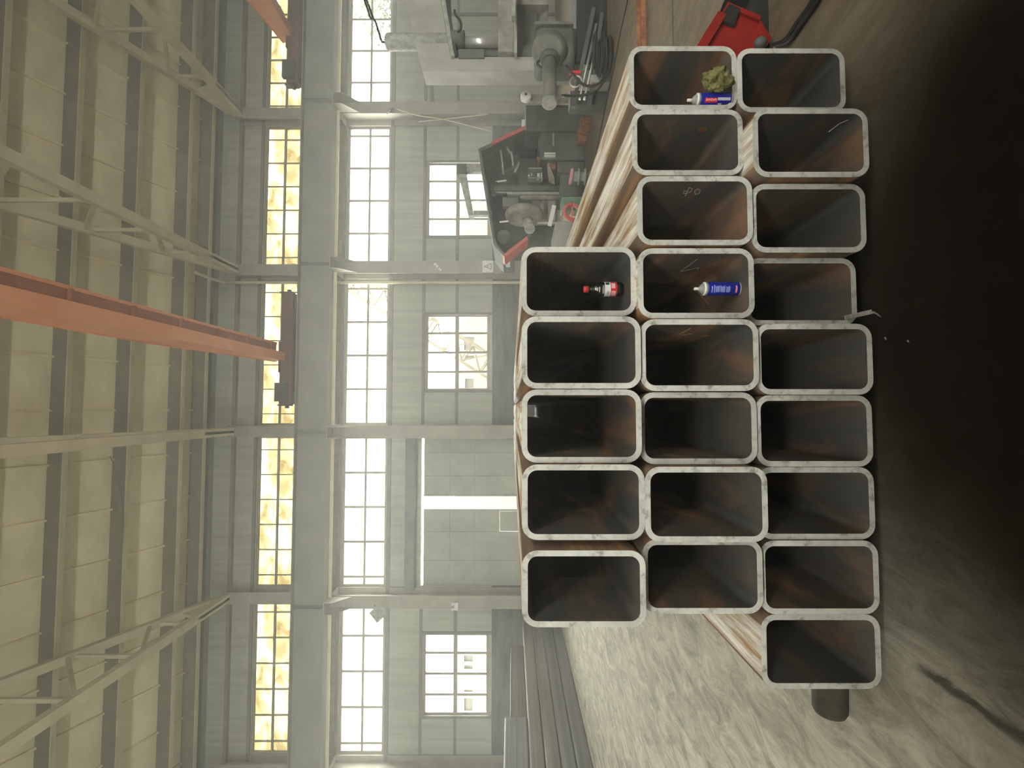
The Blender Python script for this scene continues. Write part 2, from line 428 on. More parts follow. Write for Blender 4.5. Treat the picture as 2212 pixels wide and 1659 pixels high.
def gable(x0, x1, name):
    b = MB(); b.prism([(x0, YB - .2, 0), (x0, YW + .2, 0), (x0, YW + .2, Z_EAVE), (x0, YRIDGE, zroof(YRIDGE) + .2), (x0, YB - .2, Z_EAVE)], (x1 - x0, 0, 0))
    struct(b.build(name, 'wall', origin=(x0, YRIDGE, 0)))
gable(XL - .25, XL, 'wall_left'); gable(XR, XR + .25, 'wall_right')
struct(MB().box(-3.4, 6.5, -1.9, -1.7, 0, 3.2).build('wall_shade_block', 'dado', origin=(1.5, -1.8, 0)))  # unseen wall added behind the camera to block low window light
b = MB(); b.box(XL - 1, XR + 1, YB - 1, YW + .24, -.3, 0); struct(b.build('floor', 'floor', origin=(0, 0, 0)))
b = MB()
for s_ in (0, 1):
    ye = YW + .6 if s_ == 0 else YB - .6
    ze = Z_EAVE - SLOPE * .6
    b.prism([(XL - .4, ye, ze), (XL - .4, YRIDGE, zroof(YRIDGE)), (XL - .4, YRIDGE, zroof(YRIDGE) + .15), (XL - .4, ye, ze + .15)], (XR - XL + .8, 0, 0))
struct(b.build('ceiling', 'roof', origin=(0, YRIDGE, Z_EAVE)))
b = MB()
for a, b_ in [(XL, DOOR[0]), (DOOR[1], 10.9)]: b.box(a, b_, YW - .05, YW, 0, ZD)
struct(b.build('baseboard_far', 'dado', origin=(0, YW, 0)))

# ---- windows of the far wall (and plain ones behind the camera)
nwin = [0]
def window(x0, x1, z0, z1, Y, glassmat, xs, zs, bar, edge, thick=.07, dirn=1):
    nwin[0] += 1
    e = thing('window_%d' % nwin[0], ((x0 + x1) / 2, Y, z0), None, None); e['kind'] = 'structure'
    b = MB(); ya, yb = Y + .06, Y + .06 + thick
    b.box(x0, x0 + edge, ya, yb, z0, z1).box(x1 - edge, x1, ya, yb, z0, z1)
    b.box(x0 + edge, x1 - edge, ya, yb, z0, z0 + edge).box(x0 + edge, x1 - edge, ya, yb, z1 - edge, z1)
    for x in xs:
        if x0 + .08 < x < x1 - .08: b.box(x - bar / 2, x + bar / 2, ya, yb, z0 + edge, z1 - edge)
    for z, bw in zs: b.box(x0 + edge, x1 - edge, ya + .005, yb - .005, z - bw / 2, z + bw / 2)
    b.build('frame', 'frame', e)
    MB().box(x0 + .01, x1 - .01, Y + .09, Y + .096, z0 + .01, z1 - .01).build('glass', glassmat, e)
    return e
for i, (a, b_) in enumerate(bays):
    x0, x1 = a + .22, b_ - .22
    window(x0, x1, Z_UW0, Z_UW1, YW, 'glass', [b_ - .58 - 1.285 * k for k in range(5)] if b_ > 3 else [a + .58 + 1.285 * k for k in range(5)], [(7.22, .075)], .085, .09)
    window(x0, x1, Z_CL0, Z_CL1, YW, 'yellow', [x0 + .42 + .93 * k for k in range(6)], [(10.52, .075)], .035, .06)
for a, b_ in LOWWIN:
    q = (b_ - a) / 4
    window(a, b_, 2.54, 5.01, YW, 'glass', [a + q, a + 2 * q, a + 3 * q], [(3.80, .14)], .085, .11, .09)
for a, b_ in bays:
    window(a + .22, b_ - .22, 6.5, 8.4, YB - .2, 'glass', [a + 1.7, a + 3.0, a + 4.3], [(7.45, .07)], .08, .09)

# ---- columns, girts, gutter, crane runway
def column(i, X, far=True):
    b = MB(); sgn = 1 if far else -1; y0 = YW if far else YB
    def yy(d): return y0 - sgn * d
    fl = .46
    b.box(X - fl / 2, X + fl / 2, yy(.85), yy(.82), 0, 8.15); b.box(X - fl / 2, X + fl / 2, yy(.06), yy(.03), 0, 8.15)
    b.box(X - .012, X + .012, yy(.82), yy(.06), 0, 8.15)
    b.box(X - .21, X + .21, yy(.50), yy(.475), 8.15, 12.15); b.box(X - .21, X + .21, yy(.06), yy(.035), 8.15, 12.15)
    b.box(X - .01, X + .01, yy(.475), yy(.06), 8.15, 12.15)
    b.box(X - .26, X + .26, yy(.87), yy(.03), 8.12, 8.15)
    o = struct(b.build('column_%d' % i, 'column', origin=(X, yy(.45), 0)))
    k = MB()                                         # bracket that carries the crane runway
    for dx in (-.20, .18): k.prism([(X + dx, yy(.85), 7.35), (X + dx, yy(.85), 8.15), (X + dx, yy(1.42), 8.15), (X + dx, yy(1.42), 7.85)], (.02, 0, 0))
    k.box(X - .24, X + .24, yy(1.44), yy(.85), 8.13, 8.16)
    k.build('bracket', 'column', o)
    return o
for i, X in enumerate(COLS): column(i + 1, X)
for i, X in enumerate(COLS): column(i + 8, X, False)
nb = [0]
def beam(mb, mat, **k):
    nb[0] += 1; return struct(mb.build('beam_%d' % nb[0], mat, **k))
def runway(Yc, sgn):
    b = MB(); zb, zt = 8.17, 9.30
    b.box(XL, XR, Yc - .19, Yc + .19, zb, zb + .03).box(XL, XR, Yc - .22, Yc + .22, zt - .03, zt).box(XL, XR, Yc - .01, Yc + .01, zb + .03, zt - .03)
    for X in COLS:
        for dx in (-.03, .03): b.box(X + dx - .008, X + dx + .008, Yc - .17, Yc + .17, zb + .03, zt - .03)
    b.box(XL, XR, Yc - .05, Yc + .05, zt, zt + .05)
    return beam(b, 'girder', origin=(0, Yc, zb))
YR = 17.22
runway(YR, 1); runway(YB + 1.18, -1)
ntr = [0]
def trim(mb, mat):
    ntr[0] += 1; return struct(mb.build('trim_%d' % ntr[0], mat))
for a, b_ in bays:                                   # pale conductor rail under the runway, bay by bay
    trim(MB().box(a + .25, b_ - .25, YR + .10, YR + .17, 8.03, 8.12), 'truss')
trim(MB().box(XL, XR, YW - .16, YW, 12.08, 12.20), 'purlin')
trim(MB().box(XL, XR, YW - .30, YW, 12.92, 13.28), 'girder')
trim(MB().box(XL, XR, YW - .06, YW, 11.28, 11.40), 'trimdark')
trim(MB().box(XL, XR, YW - .07, YW, 8.10, 8.20), 'trimdark')
trim(MB().box(XL, XR, YW - .07, YW, 6.24, 6.38), 'trimdark')
for (a, b_) in bays:
    if abs(a - (-6.90)) < .1: continue
    trim(MB().box(a + .24, b_ - .24, YW - .06, YW, 5.02, 5.12), 'trimdark')
    wn = [w_ for w_ in LOWWIN if a < w_[0] < b_]
    segs = [(a + .24, wn[0][0] - .03), (wn[0][1] + .03, b_ - .24)] if wn else [(a + .24, b_ - .24)]
    for p, q in segs: trim(MB().box(p, q, YW - .06, YW, 3.75, 3.85), 'trimdark')
    if wn:
        for p in wn[0]: trim(MB().box(p - .05, p + .05, YW - .05, YW, ZD, 5.02), 'trimdark')
for X in (13.0, 15.4): trim(MB().box(X - .05, X + .05, YW - .07, YW, 0, 4.9), 'trimdark')
trim(MB().box(11.4, 16.9, YW - .07, YW, 4.75, 4.88), 'trimdark')
beam(MB().box(-6.67, -1.12, YW - .42, YW, 5.28, 5.62), 'header')

# ---- sliding door: two leaves, one with a wicket door
def leaf(i, x0, x1, cols, rows, wicket=None):
    e = thing('door_%d' % i, ((x0 + x1) / 2, YW + .12, 0), None, None); e['kind'] = 'structure'
    b = MB()
    hs = [(wicket[0], wicket[1], .12, wicket[2])] if wicket else []
    holes_wall(b, x0, x1, .03, 5.02, YW + .10, YW + .14, hs)
    b.build('panel', 'door', e)
    r = MB(); ya, yb = YW + .05, YW + .10
    for x in [x0 + .03] + cols + [x1 - .03]:
        if wicket and wicket[0] - .05 < x < wicket[1] + .05: r.box(x - .03, x + .03, ya, yb, wicket[2] + .03, 5.02)
        else: r.box(x - .03, x + .03, ya, yb, .03, 5.02)
    for z in rows: r.box(x0 + .03, x1 - .03, ya + .004, yb, z - .03, z + .03) if not (wicket and z < wicket[2]) else r.box(x0 + .03, wicket[0] - .03, ya + .004, yb, z - .03, z + .03)
    r.build('door_frame', 'door', e)
    if wicket:
        w_ = MB().box(wicket[0] + .012, wicket[1] - .012, YW + .10, YW + .13, .14, wicket[2] - .012).build('wicket_door', 'door', e)
        MB().box(wicket[0] + .06, wicket[0] + .09, YW + .04, YW + .10, .95, 1.15).build('door_handle', 'dgrey', w_)
    return e
leaf(1, -3.35, -1.10, [-2.62, -1.75], [.35, 1.28, 2.20, 3.14, 4.07])
leaf(2, -6.66, -3.82, [-5.75, -4.70], [1.28, 2.20, 3.14, 4.07], (-4.66, -3.90, 2.17))

# ---- roof carriers
def truss(i, X):
    y0, y1 = 17.9, YB + .5; ym = (y0 + y1) / 2; zb = 12.0
    def zt(y): return 12.42 + SLOPE * min(y0 - y, y - y1)
    b = MB(); up = Vector((0, 0, 1))
    b.bar((X, y0, zb), (X, y1, zb), .27, .20)
    b.bar((X, y0, zt(y0) - .25), (X, ym, zt(ym)), .25, .20); b.bar((X, ym, zt(ym)), (X, y1, zt(y1) - .25), .25, .20)
    n = 6
    for s_ in (0, 1):
        ys = [y0 + (ym - y0) * k / n for k in range(n + 1)] if s_ == 0 else [y1 + (ym - y1) * k / n for k in range(n + 1)]
        for k in range(1, n + 1):
            b.bar((X, ys[k], zb), (X, ys[k], zt(ys[k])), .10, .08, Vector((0, 1, 0)))
            if k < n: b.bar((X, ys[k + 1], zb), (X, ys[k], zt(ys[k])), .12, .10)
    for s_, yq in ((1, y0), (-1, y1)): b.prism([(X - .05, yq, 11.9), (X - .05, yq, 12.5), (X - .05, yq - s_ * 1.3, 12.9), (X - .05, yq - s_ * 1.7, 11.9)], (.1, 0, 0))
    return beam(b, 'truss', origin=(X, ym, zb))
for i, X in enumerate(COLS): truss(i, X)
YP = [17.75, 16.97, 15.45, 13.93, 12.41, 10.89, 9.37, 7.85, 6.33]
YP = YP + [2 * YRIDGE - y for y in YP if y > YRIDGE + .5]
for y in YP:
    z = zroof(y)
    b = MB().box(XL, XR, y - .05, y + .05, z - .50, z + .0)
    o = beam(b, 'purlin', origin=(0, y, z - .5))
    MB().box(XL, XR, y - .14, y + .02, z - .53, z - .50).build('flange', 'truss', o)
b = MB(); x = XL + .6
while x < XR:
    for s_ in (0, 1):
        ya = YW - .3 if s_ == 0 else YB + .3
        b.bar((x, ya, zroof(ya) - .03), (x, YRIDGE, zroof(YRIDGE) - .03), .06, .10)
    x += 1.55
trim(b, 'roof')
#--SHELL-END--

# ------------------------------------------------------------------ the stack of rectangular steel tubes
TW, TH, TT, TRAD, TLEN = .303, .498, .0235, .062, 9.0
def rrect(w, h, r, n=6):
    out = []
    for cx, cz, a0 in ((w / 2 - r, h / 2 - r, 0), (-w / 2 + r, h / 2 - r, 90), (-w / 2 + r, -h / 2 + r, 180), (w / 2 - r, -h / 2 + r, 270)):
        for k in range(n + 1):
            a = R(a0 + 90 * k / n); out.append((cx + r * math.cos(a), cz + r * math.sin(a)))
    return out
def tube_mesh(name, w, h, t, r, L, mats, closed=True):
    """hollow section along +Y, cut end at y = 0, seat at z = 0"""
    bm = bmesh.new(); O, I = rrect(w, h, r), rrect(w - 2 * t, h - 2 * t, max(r - t, .008)); n = len(O)
    def ring(pts, y): return [bm.verts.new((x, y, z + h / 2)) for x, z in pts]
    o0, o1, i0, i1 = ring(O, 0), ring(O, L), ring(I, 0), ring(I, L - .02 if closed else L)
    for k in range(n):
        j = (k + 1) % n
        for q, mi, sm in (((o0[j], o0[k], o1[k], o1[j]), 0, True), ((i0[k], i0[j], i1[j], i1[k]), 1, True), ((o0[k], o0[j], i0[j], i0[k]), 2, False)):
            f = bm.faces.new(q); f.material_index = mi; f.smooth = sm
        if not closed:
            f = bm.faces.new((o1[j], o1[k], i1[k], i1[j])); f.material_index = 2
    if closed: bm.faces.new(o1).material_index = 0; bm.faces.new(i1[::-1]).material_index = 1
    bmesh.ops.recalc_face_normals(bm, faces=bm.faces)
    me = bpy.data.meshes.new(name); bm.to_mesh(me); bm.free()
    for q in mats: me.materials.append(M[q])
    return me
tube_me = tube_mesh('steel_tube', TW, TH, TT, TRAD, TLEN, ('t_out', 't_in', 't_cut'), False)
Z0, Z1, Z2 = .165, .6635, 1.162
TUBES = [  # picture box of each cut end (y from, y to), its row height, its label
 (Z2, 1115, 1366, 533, 683, 'steel tube in the top row with the drink bottle standing in its mouth'),
 (Z2, 1113, 1373, 683, 840, 'empty top row steel tube touching the one with the drink bottle'),
 (Z2, 1115, 1377, 841, 1000, 'top row steel tube you can see through to its pale far end'),
 (Z2, 1115, 1382, 1003, 1167, 'top row steel tube between the see-through tube and the gapped end tube'),
 (Z2, 1113, 1383, 1187, 1357, 'end steel tube of the top row, set apart by a gap'),
 (Z1, 1361, 1603, 101, 236, 'middle row steel tube holding a crumpled rag and a blue can'),
 (Z1, 1363, 1614, 236, 379, 'middle row steel tube with an orange rust spot inside, beside the rag tube'),
 (Z1, 1366, 1620, 380, 530, 'middle row steel tube, last one with nothing stacked on it, before the top row'),
 (Z1, 1372, 1626, 536, 688, 'middle row steel tube with a blue spray can standing alone inside'),
 (Z1, 1374, 1630, 689, 845, 'empty middle row steel tube touching the lone spray can tube'),
 (Z1, 1375, 1632, 847, 1003, 'middle row steel tube directly under the see-through top tube'),
 (Z1, 1379, 1640, 1004, 1168, 'middle row steel tube, second from the row end away from the red machine'),
 (Z1, 1380, 1640, 1163, 1325, 'end steel tube of the middle row, away from the red machine'),
 (Z0, 1608, 1856, 105, 242, 'bottom row steel tube at the red machine end'),
 (Z0, 1620, 1880, 234, 383, 'bottom row steel tube, second from the red machine, its front pulled forward'),
 (Z0, 1618, 1870, 397, 546, 'bottom row steel tube, third from the red machine'),
 (Z0, 1622, 1868, 552, 698, 'bottom row steel tube with a bright curled shaving at its foot'),
 (Z0, 1628, 1882, 699, 853, 'fifth of nine bottom row steel tubes, with orange scratched inner floor'),
 (Z0, 1632, 1884, 853, 1008, 'bottom row steel tube in line below the see-through top tube'),
 (Z0, 1638, 1893, 1008, 1165, 'bottom row steel tube, third from the end away from the red machine'),
 (Z0, 1640, 1893, 1165, 1325, 'bottom row steel tube, next to last away from the red machine'),
 (Z0, 1634, 1896, 1325, 1487, 'end steel tube of the bottom row with no tube above it'),
]
TPOS = []
lastx = {}
for k, (z, x0, x1, y0, y1, lab) in enumerate(TUBES):
    wpx = at(x0, y0, 2.08).x - at(x0, y1, 2.08).x
    Y = min(2.17, max(1.99, 2.08 * .3045 / wpx))
    X = (at(x0, y0, Y).x + at(x0, y1, Y).x) / 2
    if z in lastx: X = min(X, lastx[z] - TW - .002)
    lastx[z] = X
    TPOS.append((X, Y, z))
    o = bpy.data.objects.new('steel_tube', tube_me); C.objects.link(o); o.location = (X, Y, z)
    tagit(o, lab, 'steel tube', 'rectangular steel tubes in the stack')
#--TUBES-END--
for k, (px, py, r_, col) in {6: (1517, 281, .020, 'rust_spot'), 9: (1612, 726, .022, 'rust_spot')}.items():
    X, Y, z = TPOS[k]; o = [q for q in bpy.data.objects if q.get('label') == TUBES[k][5]][0]
    xw = X + TW / 2 - TT - .0015
    p = atX(px, py, xw); p.y = max(p.y, Y + .03); p.z = max(p.z, z + TT + .075)
    MB().cyl((xw, p.y, p.z), (xw + .001, p.y, p.z), r_, n=14).build('rust_patch', 'rust', o)

def wall_mark(k, lines, name, mat='greyprint', wdt=.002):
    """thin scratches on the inner right side of tube k, from picture points"""
    X, Y, z = TPOS[k]; xw = X + TW / 2 - TT - .0012
    o = [q for q in bpy.data.objects if q.get('label') == TUBES[k][5]][0]
    for pts in lines:
        b = MB(); P = [atX(x, y, xw) for x, y in pts]
        for p in P: p.y = max(p.y, Y + .01)
        for q0, q1 in zip(P, P[1:]): b.bar(q0, q1, wdt, .0012, Vector((1, 0, 0)))
        b.build(name, mat, o)
wall_mark(7, [[(1480, 424), (1489, 405), (1496, 408), (1490, 416), (1478, 412), (1476, 418), (1486, 418)], [(1502, 420), (1500, 413), (1507, 408), (1513, 412), (1510, 418), (1502, 420)]], 'scratched_number', 'block', .0028)
wall_mark(8, [[(1470, 586), (1490, 572), (1506, 560)], [(1470, 587), (1492, 582), (1510, 578), (1506, 582)]], 'scratch', 'block')
wall_mark(14, [[(1790, 285), (1812, 268), (1832, 259)]], 'scratch', 'whiteprint', .004)
wall_mark(9, [[(1468, 722), (1492, 709)], [(1472, 724), (1496, 721)]], 'scratch', 'block')
def rest(k, x, y):
    """where picture point x, y meets the inner bottom of tube k"""
    z = TPOS[k][2] + TT; p = onfloor(x, y, z); return p
# round timber bearers below the stack
for Yb, xl, lab in ((2.55, at(1820, 1540, 2.55).x, 'dark round timber bearer poking out below the end tube'),
                    (9.6, -1.35, 'round timber bearer under the far end of the tube stack')):
    b = MB(); b.lathe((xl, Yb, .082), (1, 0, 0), [(0, .07), (.02, .08), (.6, .0815), (1.8, .082), (1.74 - xl, .08)], 22)
    tagit(b.build('timber_bearer', 'wood'), lab, 'timber')

# drink bottle
p = rest(0, 1346, 625)
bt = thing('drink_bottle', p, 'small clear drink bottle with red cap and white and red label', 'bottle')
b = MB(); b.lathe(p, (0, 0, 1), [(.0, .022), (.004, .029), (.02, .0325), (.028, .031), (.032, .0322), (.085, .0325), (.1, .032), (.12, .028), (.138, .021), (.150, .0145), (.156, .0125), (.170, .0125)], 28)
b.build('bottle_body', 'bottle', bt)
b = MB(); b.lathe(p, (0, 0, 1), [(.160, .0125), (.161, .0155), (.180, .0155), (.183, .013)], 24); b.build('bottle_cap', 'redcap', bt)
def band(parent, p, z0, z1, r, a0, a1, name, mat, n=24, dr=.0006):
    """curved printed patch on a round body, angles in degrees, 0 faces the camera, + to the right"""
    b = MB(); f = math.atan2(-p.y, -p.x); V = []
    for i in range(n + 1):
        a = f + R(a0 + (a1 - a0) * i / n)
        V.append([b.bm.verts.new((p.x + math.cos(a) * rr, p.y + math.sin(a) * rr, p.z + z)) for rr, z in ((r, z0), (r, z1), (r + dr, z1), (r + dr, z0))])
    for A, B in zip(V, V[1:]):
        for q in range(4): b.face([A[q], A[(q + 1) % 4], B[(q + 1) % 4], B[q]])
    b.face(V[0]); b.face(V[-1][::-1])
    return b.build(name, mat, parent)
lb = band(bt, p, .034, .090, .0326, -180, 180, 'label', 'whiteprint', 48)
band(lb, p, .034, .063, .0332, -180, 180, 'red_band', 'redprint', 48)
band(lb, p, .040, .060, .0338, -62, -12, 'small_print', 'pinkprint')
for z0_ in (.044, .050, .056): band(lb, p, z0_, z0_ + .0035, .0338, 8, 55, 'print_line', 'whiteprint', 8)
for a_ in range(7): band(lb, p, .068, .080, .0338, -40 + a_ * 4.2, -38 + a_ * 4.2, 'bar_code', 'greyprint', 2)
band(lb, p, .070, .086, .0338, 38, 62, 'green_mark', 'inkprint', 6)
for k in range(3):      # white script on the shoulder of the bottle
    zz = .112 + .008 * k
    band(bt, p, zz, zz + .004, .0305 - .0035 * k, -24 + 9 * k, 20 - 3 * k, 'white_script', 'whiteprint', 8)

def text_on(parent, p, r, s_, z0_, h, ang, mat, vertical=False):
    """raised lettering laid round a can"""
    cu = bpy.data.curves.new('lettering', 'FONT'); cu.body = s_; cu.size = h; cu.extrude = 0.0002; cu.align_x = 'CENTER'; cu.align_y = 'CENTER'
    t = bpy.data.objects.new('tmp', cu); me = bpy.data.meshes.new_from_object(t)
    bpy.data.objects.remove(t)
    f = math.atan2(-p.y, -p.x); off = wloc(parent)
    for v in me.vertices:
        x, y, z = v.co
        if vertical: x, y = y, -x
        a = f + R(ang) + x / r
        v.co = Vector((p.x + math.cos(a) * (r + .0008 + z), p.y + math.sin(a) * (r + .0008 + z), p.z + z0_ + y)) - off
    me.materials.append(M[mat]); o = bpy.data.objects.new('lettering', me); C.objects.link(o); o.parent = parent
    return o
def can(p, label, back):
    c = thing('spray_can', p, label, 'spray can', 'blue spray cans'); r = .0305
    b = MB(); b.lathe(p, (0, 0, 1), [(0, .026), (.003, .0305), (.142, .0305), (.146, .029)], 30); bd = b.build('can_body', 'blue', c)
    b = MB(); b.lathe(p, (0, 0, 1), [(.0, .0255), (-.0004 + .002, .0312), (.005, .0312), (.006, .030)], 30); b.build('base_rim', 'steel', c)
    b = MB(); b.lathe(p, (0, 0, 1), [(.145, .0295), (.149, .0300), (.156, .028), (.168, .021), (.174, .0155), (.176, .0105), (.179, .0105)], 26); b.build('shoulder', 'lgrey', c)
    b = MB(); b.lathe(p, (0, 0, 1), [(.177, .0065), (.184, .0062), (.186, .0072), (.199, .0066), (.201, .004)], 16); nz = b.build('nozzle', 'plastic_w', c)
    b = MB(); b.lathe(p + Vector((0, 0, .152)), (0, 0, 1), [(0, .0305), (.006, .0300), (.009, .026)], 26); b.build('collar', 'plastic_w', c)
    if back:
        band(bd, p, .128, .133, r, -30, 22, 'print_line', 'bluetext', 12)
        for z0_, z1_, a0, a1 in ((.118, .122, -34, 34), (.098, .114, -30, 28), (.074, .094, -30, 30), (.052, .070, -30, 26)):
            if z1_ - z0_ < .006: band(bd, p, z0_, z1_, r, a0, a1, 'print_line', 'bluetext', 12); continue
            zz = z0_
            while zz < z1_: band(bd, p, zz, zz + .0022, r, a0 + random.uniform(0, 5), a1 - random.uniform(0, 14), 'print_line', 'bluetext', 10); zz += .0036
        band(bd, p, .020, .028, r, -26, 22, 'logo_plate', 'redprint', 12)
        text_on(bd, p, r + .0008, 'SANDeM', .024, .0085, -2, 'whiteprint')
        b = MB(); b.pipe([p + Vector((-.004, -.006, .193)), p + Vector((-.03, -.012, .176)), p + Vector((-.072, -.012, .140))], .0008, 6, 1); b.build('straw', 'rust', nz)
    else:
        band(bd, p, .072, .128, r, -16, 20, 'logo_plate', 'redprint', 12)
        band(bd, p, .012, .070, r, 0, 22, 'silver_plate', 'greyprint', 12)
        text_on(bd, p, r + .0008, 'SANDeM', .100, .0125, 4, 'whiteprint', True)
        band(bd, p, .050, .066, r, -34, -22, 'pale_picture', 'greyprint', 6)
    return c
can(rest(8, 1596, 624), 'blue spray can standing alone in a tube, its back print and straw showing', True)
pc = rest(5, 1578, 224); pc.x = max(pc.x, TPOS[5][0] - TW / 2 + TT + .034)
can(pc, 'blue spray can pushed against the tube wall beside the olive rag', False)

# crumpled rag
p = rest(5, 1586, 172)
bm = bmesh.new(); bmesh.ops.create_icosphere(bm, subdivisions=5, radius=1.0)
from mathutils import noise as N
for v in bm.verts:
    d = v.co.normalized(); n_ = N.fractal(d * 1.3 + Vector((3, 1, 7)), 1.0, 2.0, 3); n2 = 1 - abs(N.noise(d * 2.2 + Vector((9, 4, 2)))) * 2.2; 
    rr = .95 + .38 * n_ + .28 * n2 - .10
    v.co = Vector((d.x * .047 * rr, d.y * .045 * rr, d.z * .058 * rr * (1 + .15 * d.x)))
zl = min(v.co.z for v in bm.verts)
for v in bm.verts: v.co.z -= zl
me = bpy.data.meshes.new('rag'); bm.to_mesh(me); bm.free(); me.materials.append(M['rag'])
for q in me.polygons: q.use_smooth = True
o = bpy.data.objects.new('crumpled_rag', me); C.objects.link(o); o.location = p; tagit(o, 'crumpled olive green rag lying in a tube beside a blue can', 'rag')

# curled shaving, floor scraps
b = MB(); pts = [(1864, 672), (1872, 674), (1880, 674), (1888, 675), (1895, 678), (1900, 683)]
P3 = [at(x, y, 2.035 - .012 * i) for i, (x, y) in enumerate(pts)]; P3[0].z = Z0 - .0; P3[0].y = P3[1].y = TPOS[16][1] + .01
for q0, q1 in zip(P3, P3[1:]): b.bar(q0, q1 + (q1 - q0) * .05, .019, .002, Vector((0, 1, .35)))
tagit(b.build('metal_shaving', 'scrap'), 'bright curled metal shaving hanging below a bottom row tube', 'metal shaving')
for x, y, sx, lab in ((1914, 731, .012, 'tiny bright metal scrap on the dark floor, the one nearer the tubes'), (1963, 737, .009, 'tiny bright metal scrap on the dark floor, the one farther from the tubes')):
    p = onfloor(x, y); q = Vector((sx * .5, sx * .2, 0))
    b = MB(); b.bar(p - q + Vector((0, 0, .002)), p + q + Vector((0, 0, .004)), .006, .003)
    tagit(b.build('metal_scrap', 'scrap'), lab, 'scrap', 'bright scraps on the dark floor')

# ------------------------------------------------------------------ long steel on the far side of the aisle
sec = [tube_mesh('stacked_section', .70, .325, .03, .045, 13.0, (q, 't_in', 't_cut')) for q in ('t_far', 't_far2')]
for k, lab in enumerate(('lowest of four long steel sections stacked along the aisle', 'second from bottom of the long steel sections along the aisle', 'third from bottom of the long steel sections along the aisle', 'topmost full length section of the four stacked along the aisle')):
    o = bpy.data.objects.new('steel_section', sec[(0, 0, 1, 1)[k]]); C.objects.link(o); o.location = (-7.85 - .03 * (k % 2), 4.3 + .1 * k, .331 * k)
    tagit(o, lab, 'steel section', 'long steel sections stacked along the aisle')
zt = .331 * 4 - .005
o = bpy.data.objects.new('steel_section', tube_mesh('loose_section', .29, .56, .02, .05, 10.0, ('t_far', 't_in', 't_cut'))); C.objects.link(o); o.location = (-7.765, 2.35, zt)
tagit(o, 'tall rounded steel section lying on the pile, nearest the camera', 'steel section', 'long steel sections stacked along the aisle')
o = bpy.data.objects.new('steel_section', tube_mesh('low_section', .22, .43, .02, .02, 12.0, ('t_far2', 't_in', 't_cut'))); C.objects.link(o); o.location = (-8.06, 4.6, zt)
tagit(o, 'square edged steel section on the pile, reaching farther toward the wall', 'steel section', 'long steel sections stacked along the aisle')

# ------------------------------------------------------------------ overhead cranes
def crane(Xg, t0, t1, label):
    """Xg: left edge of the bridge, t0..t1: reach of the end truck along the runway"""
    e = thing('overhead_crane', (Xg, YRIDGE, 9.35), label, 'overhead crane')
    ya, yb = YR + .15, YB + 1.18 - .15; zb = 9.72
    def side(x): return [(x, ya, zb), (x, ya, zb + .42), (x, ya - 5, zb + 1.25), (x, yb + 5, zb + 1.25), (x, yb, zb + .42), (x, yb, zb)]
    MB().prism(side(Xg + .03), (.24, 0, 0)).build('bridge_girder', 'orange', e)
    b = MB(); b.box(Xg - .0, Xg + .30, yb, ya, zb - .03, zb)
    for x in (Xg, ):
        q = side(Xg)
        for p0, p1 in zip(q[1:4], q[2:5]): b.bar(Vector(p0) + Vector((.15, 0, .015)), Vector(p1) + Vector((.15, 0, .015)), .30, .03)
    b.build('flange', 'orange', e)
    b = MB(); b.box(Xg + .31, Xg + .55, yb + 1, ya - .6, zb + .15, zb + .19)
    y = ya - 1
    while y > yb + 1: b.box(Xg + .27, Xg + .56, y - .03, y + .03, zb + .08, zb + .15); y -= 1.5
    wk = b.build('walkway', 'walk_shaded', e)
    b = MB(); b.box(Xg + .55, Xg + .62, yb + 1, ya - .6, zb + .13, zb + .22); b.build('walkway_edge', 'orange', wk)
    y = ya - .7
    while y > yb + 1: MB().bar((Xg + .6, y, zb + .2), (Xg + .8, y, zb + 1.15), .04, .04).build('rail_post', 'orange', wk); y -= 3.0
    b = MB(); b.cyl((Xg + .8, ya - .5, zb + 1.15), (Xg + .8, yb + 1, zb + 1.15), .025, n=8); b.build('handrail', 'girder', wk)
    for Yc in (YR, YB + 1.18):
        b = MB(); b.box(t0, t1, Yc - .17, Yc + .17, 9.44, 9.86)
        xm = Xg + .15
        b.box(xm - .55, xm + .55, Yc - .2, Yc + .2, 9.86, 9.92)
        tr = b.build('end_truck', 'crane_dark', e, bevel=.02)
        for x in (t0 + .35, t1 - .35):
            MB().cyl((x, Yc - .09, 9.53), (x, Yc + .09, 9.53), .18, n=22).build('wheel', 'black', tr)
        for x, dx in ((t0, -.14), (t1, .14)):
            b = MB(); b.box(x, x + dx * .4, Yc - .12, Yc + .12, 9.5, 9.95); b.cyl((x + dx * .4, Yc, 9.66), (x + dx, Yc, 9.66), .07, n=12); b.build('buffer', 'black', tr)
        if Yc == YR:
            b = MB(); b.box(t0 + .1, t0 + .75, Yc - .32, Yc - .17, 9.55, 9.97); b.build('drive_motor', 'black', tr)
    return e
crane(1.62, .10, 4.05, 'orange overhead crane bridge spanning the middle of the hall')
crane(13.45, 11.75, 15.7, 'orange overhead crane beam cut off at the picture edge')

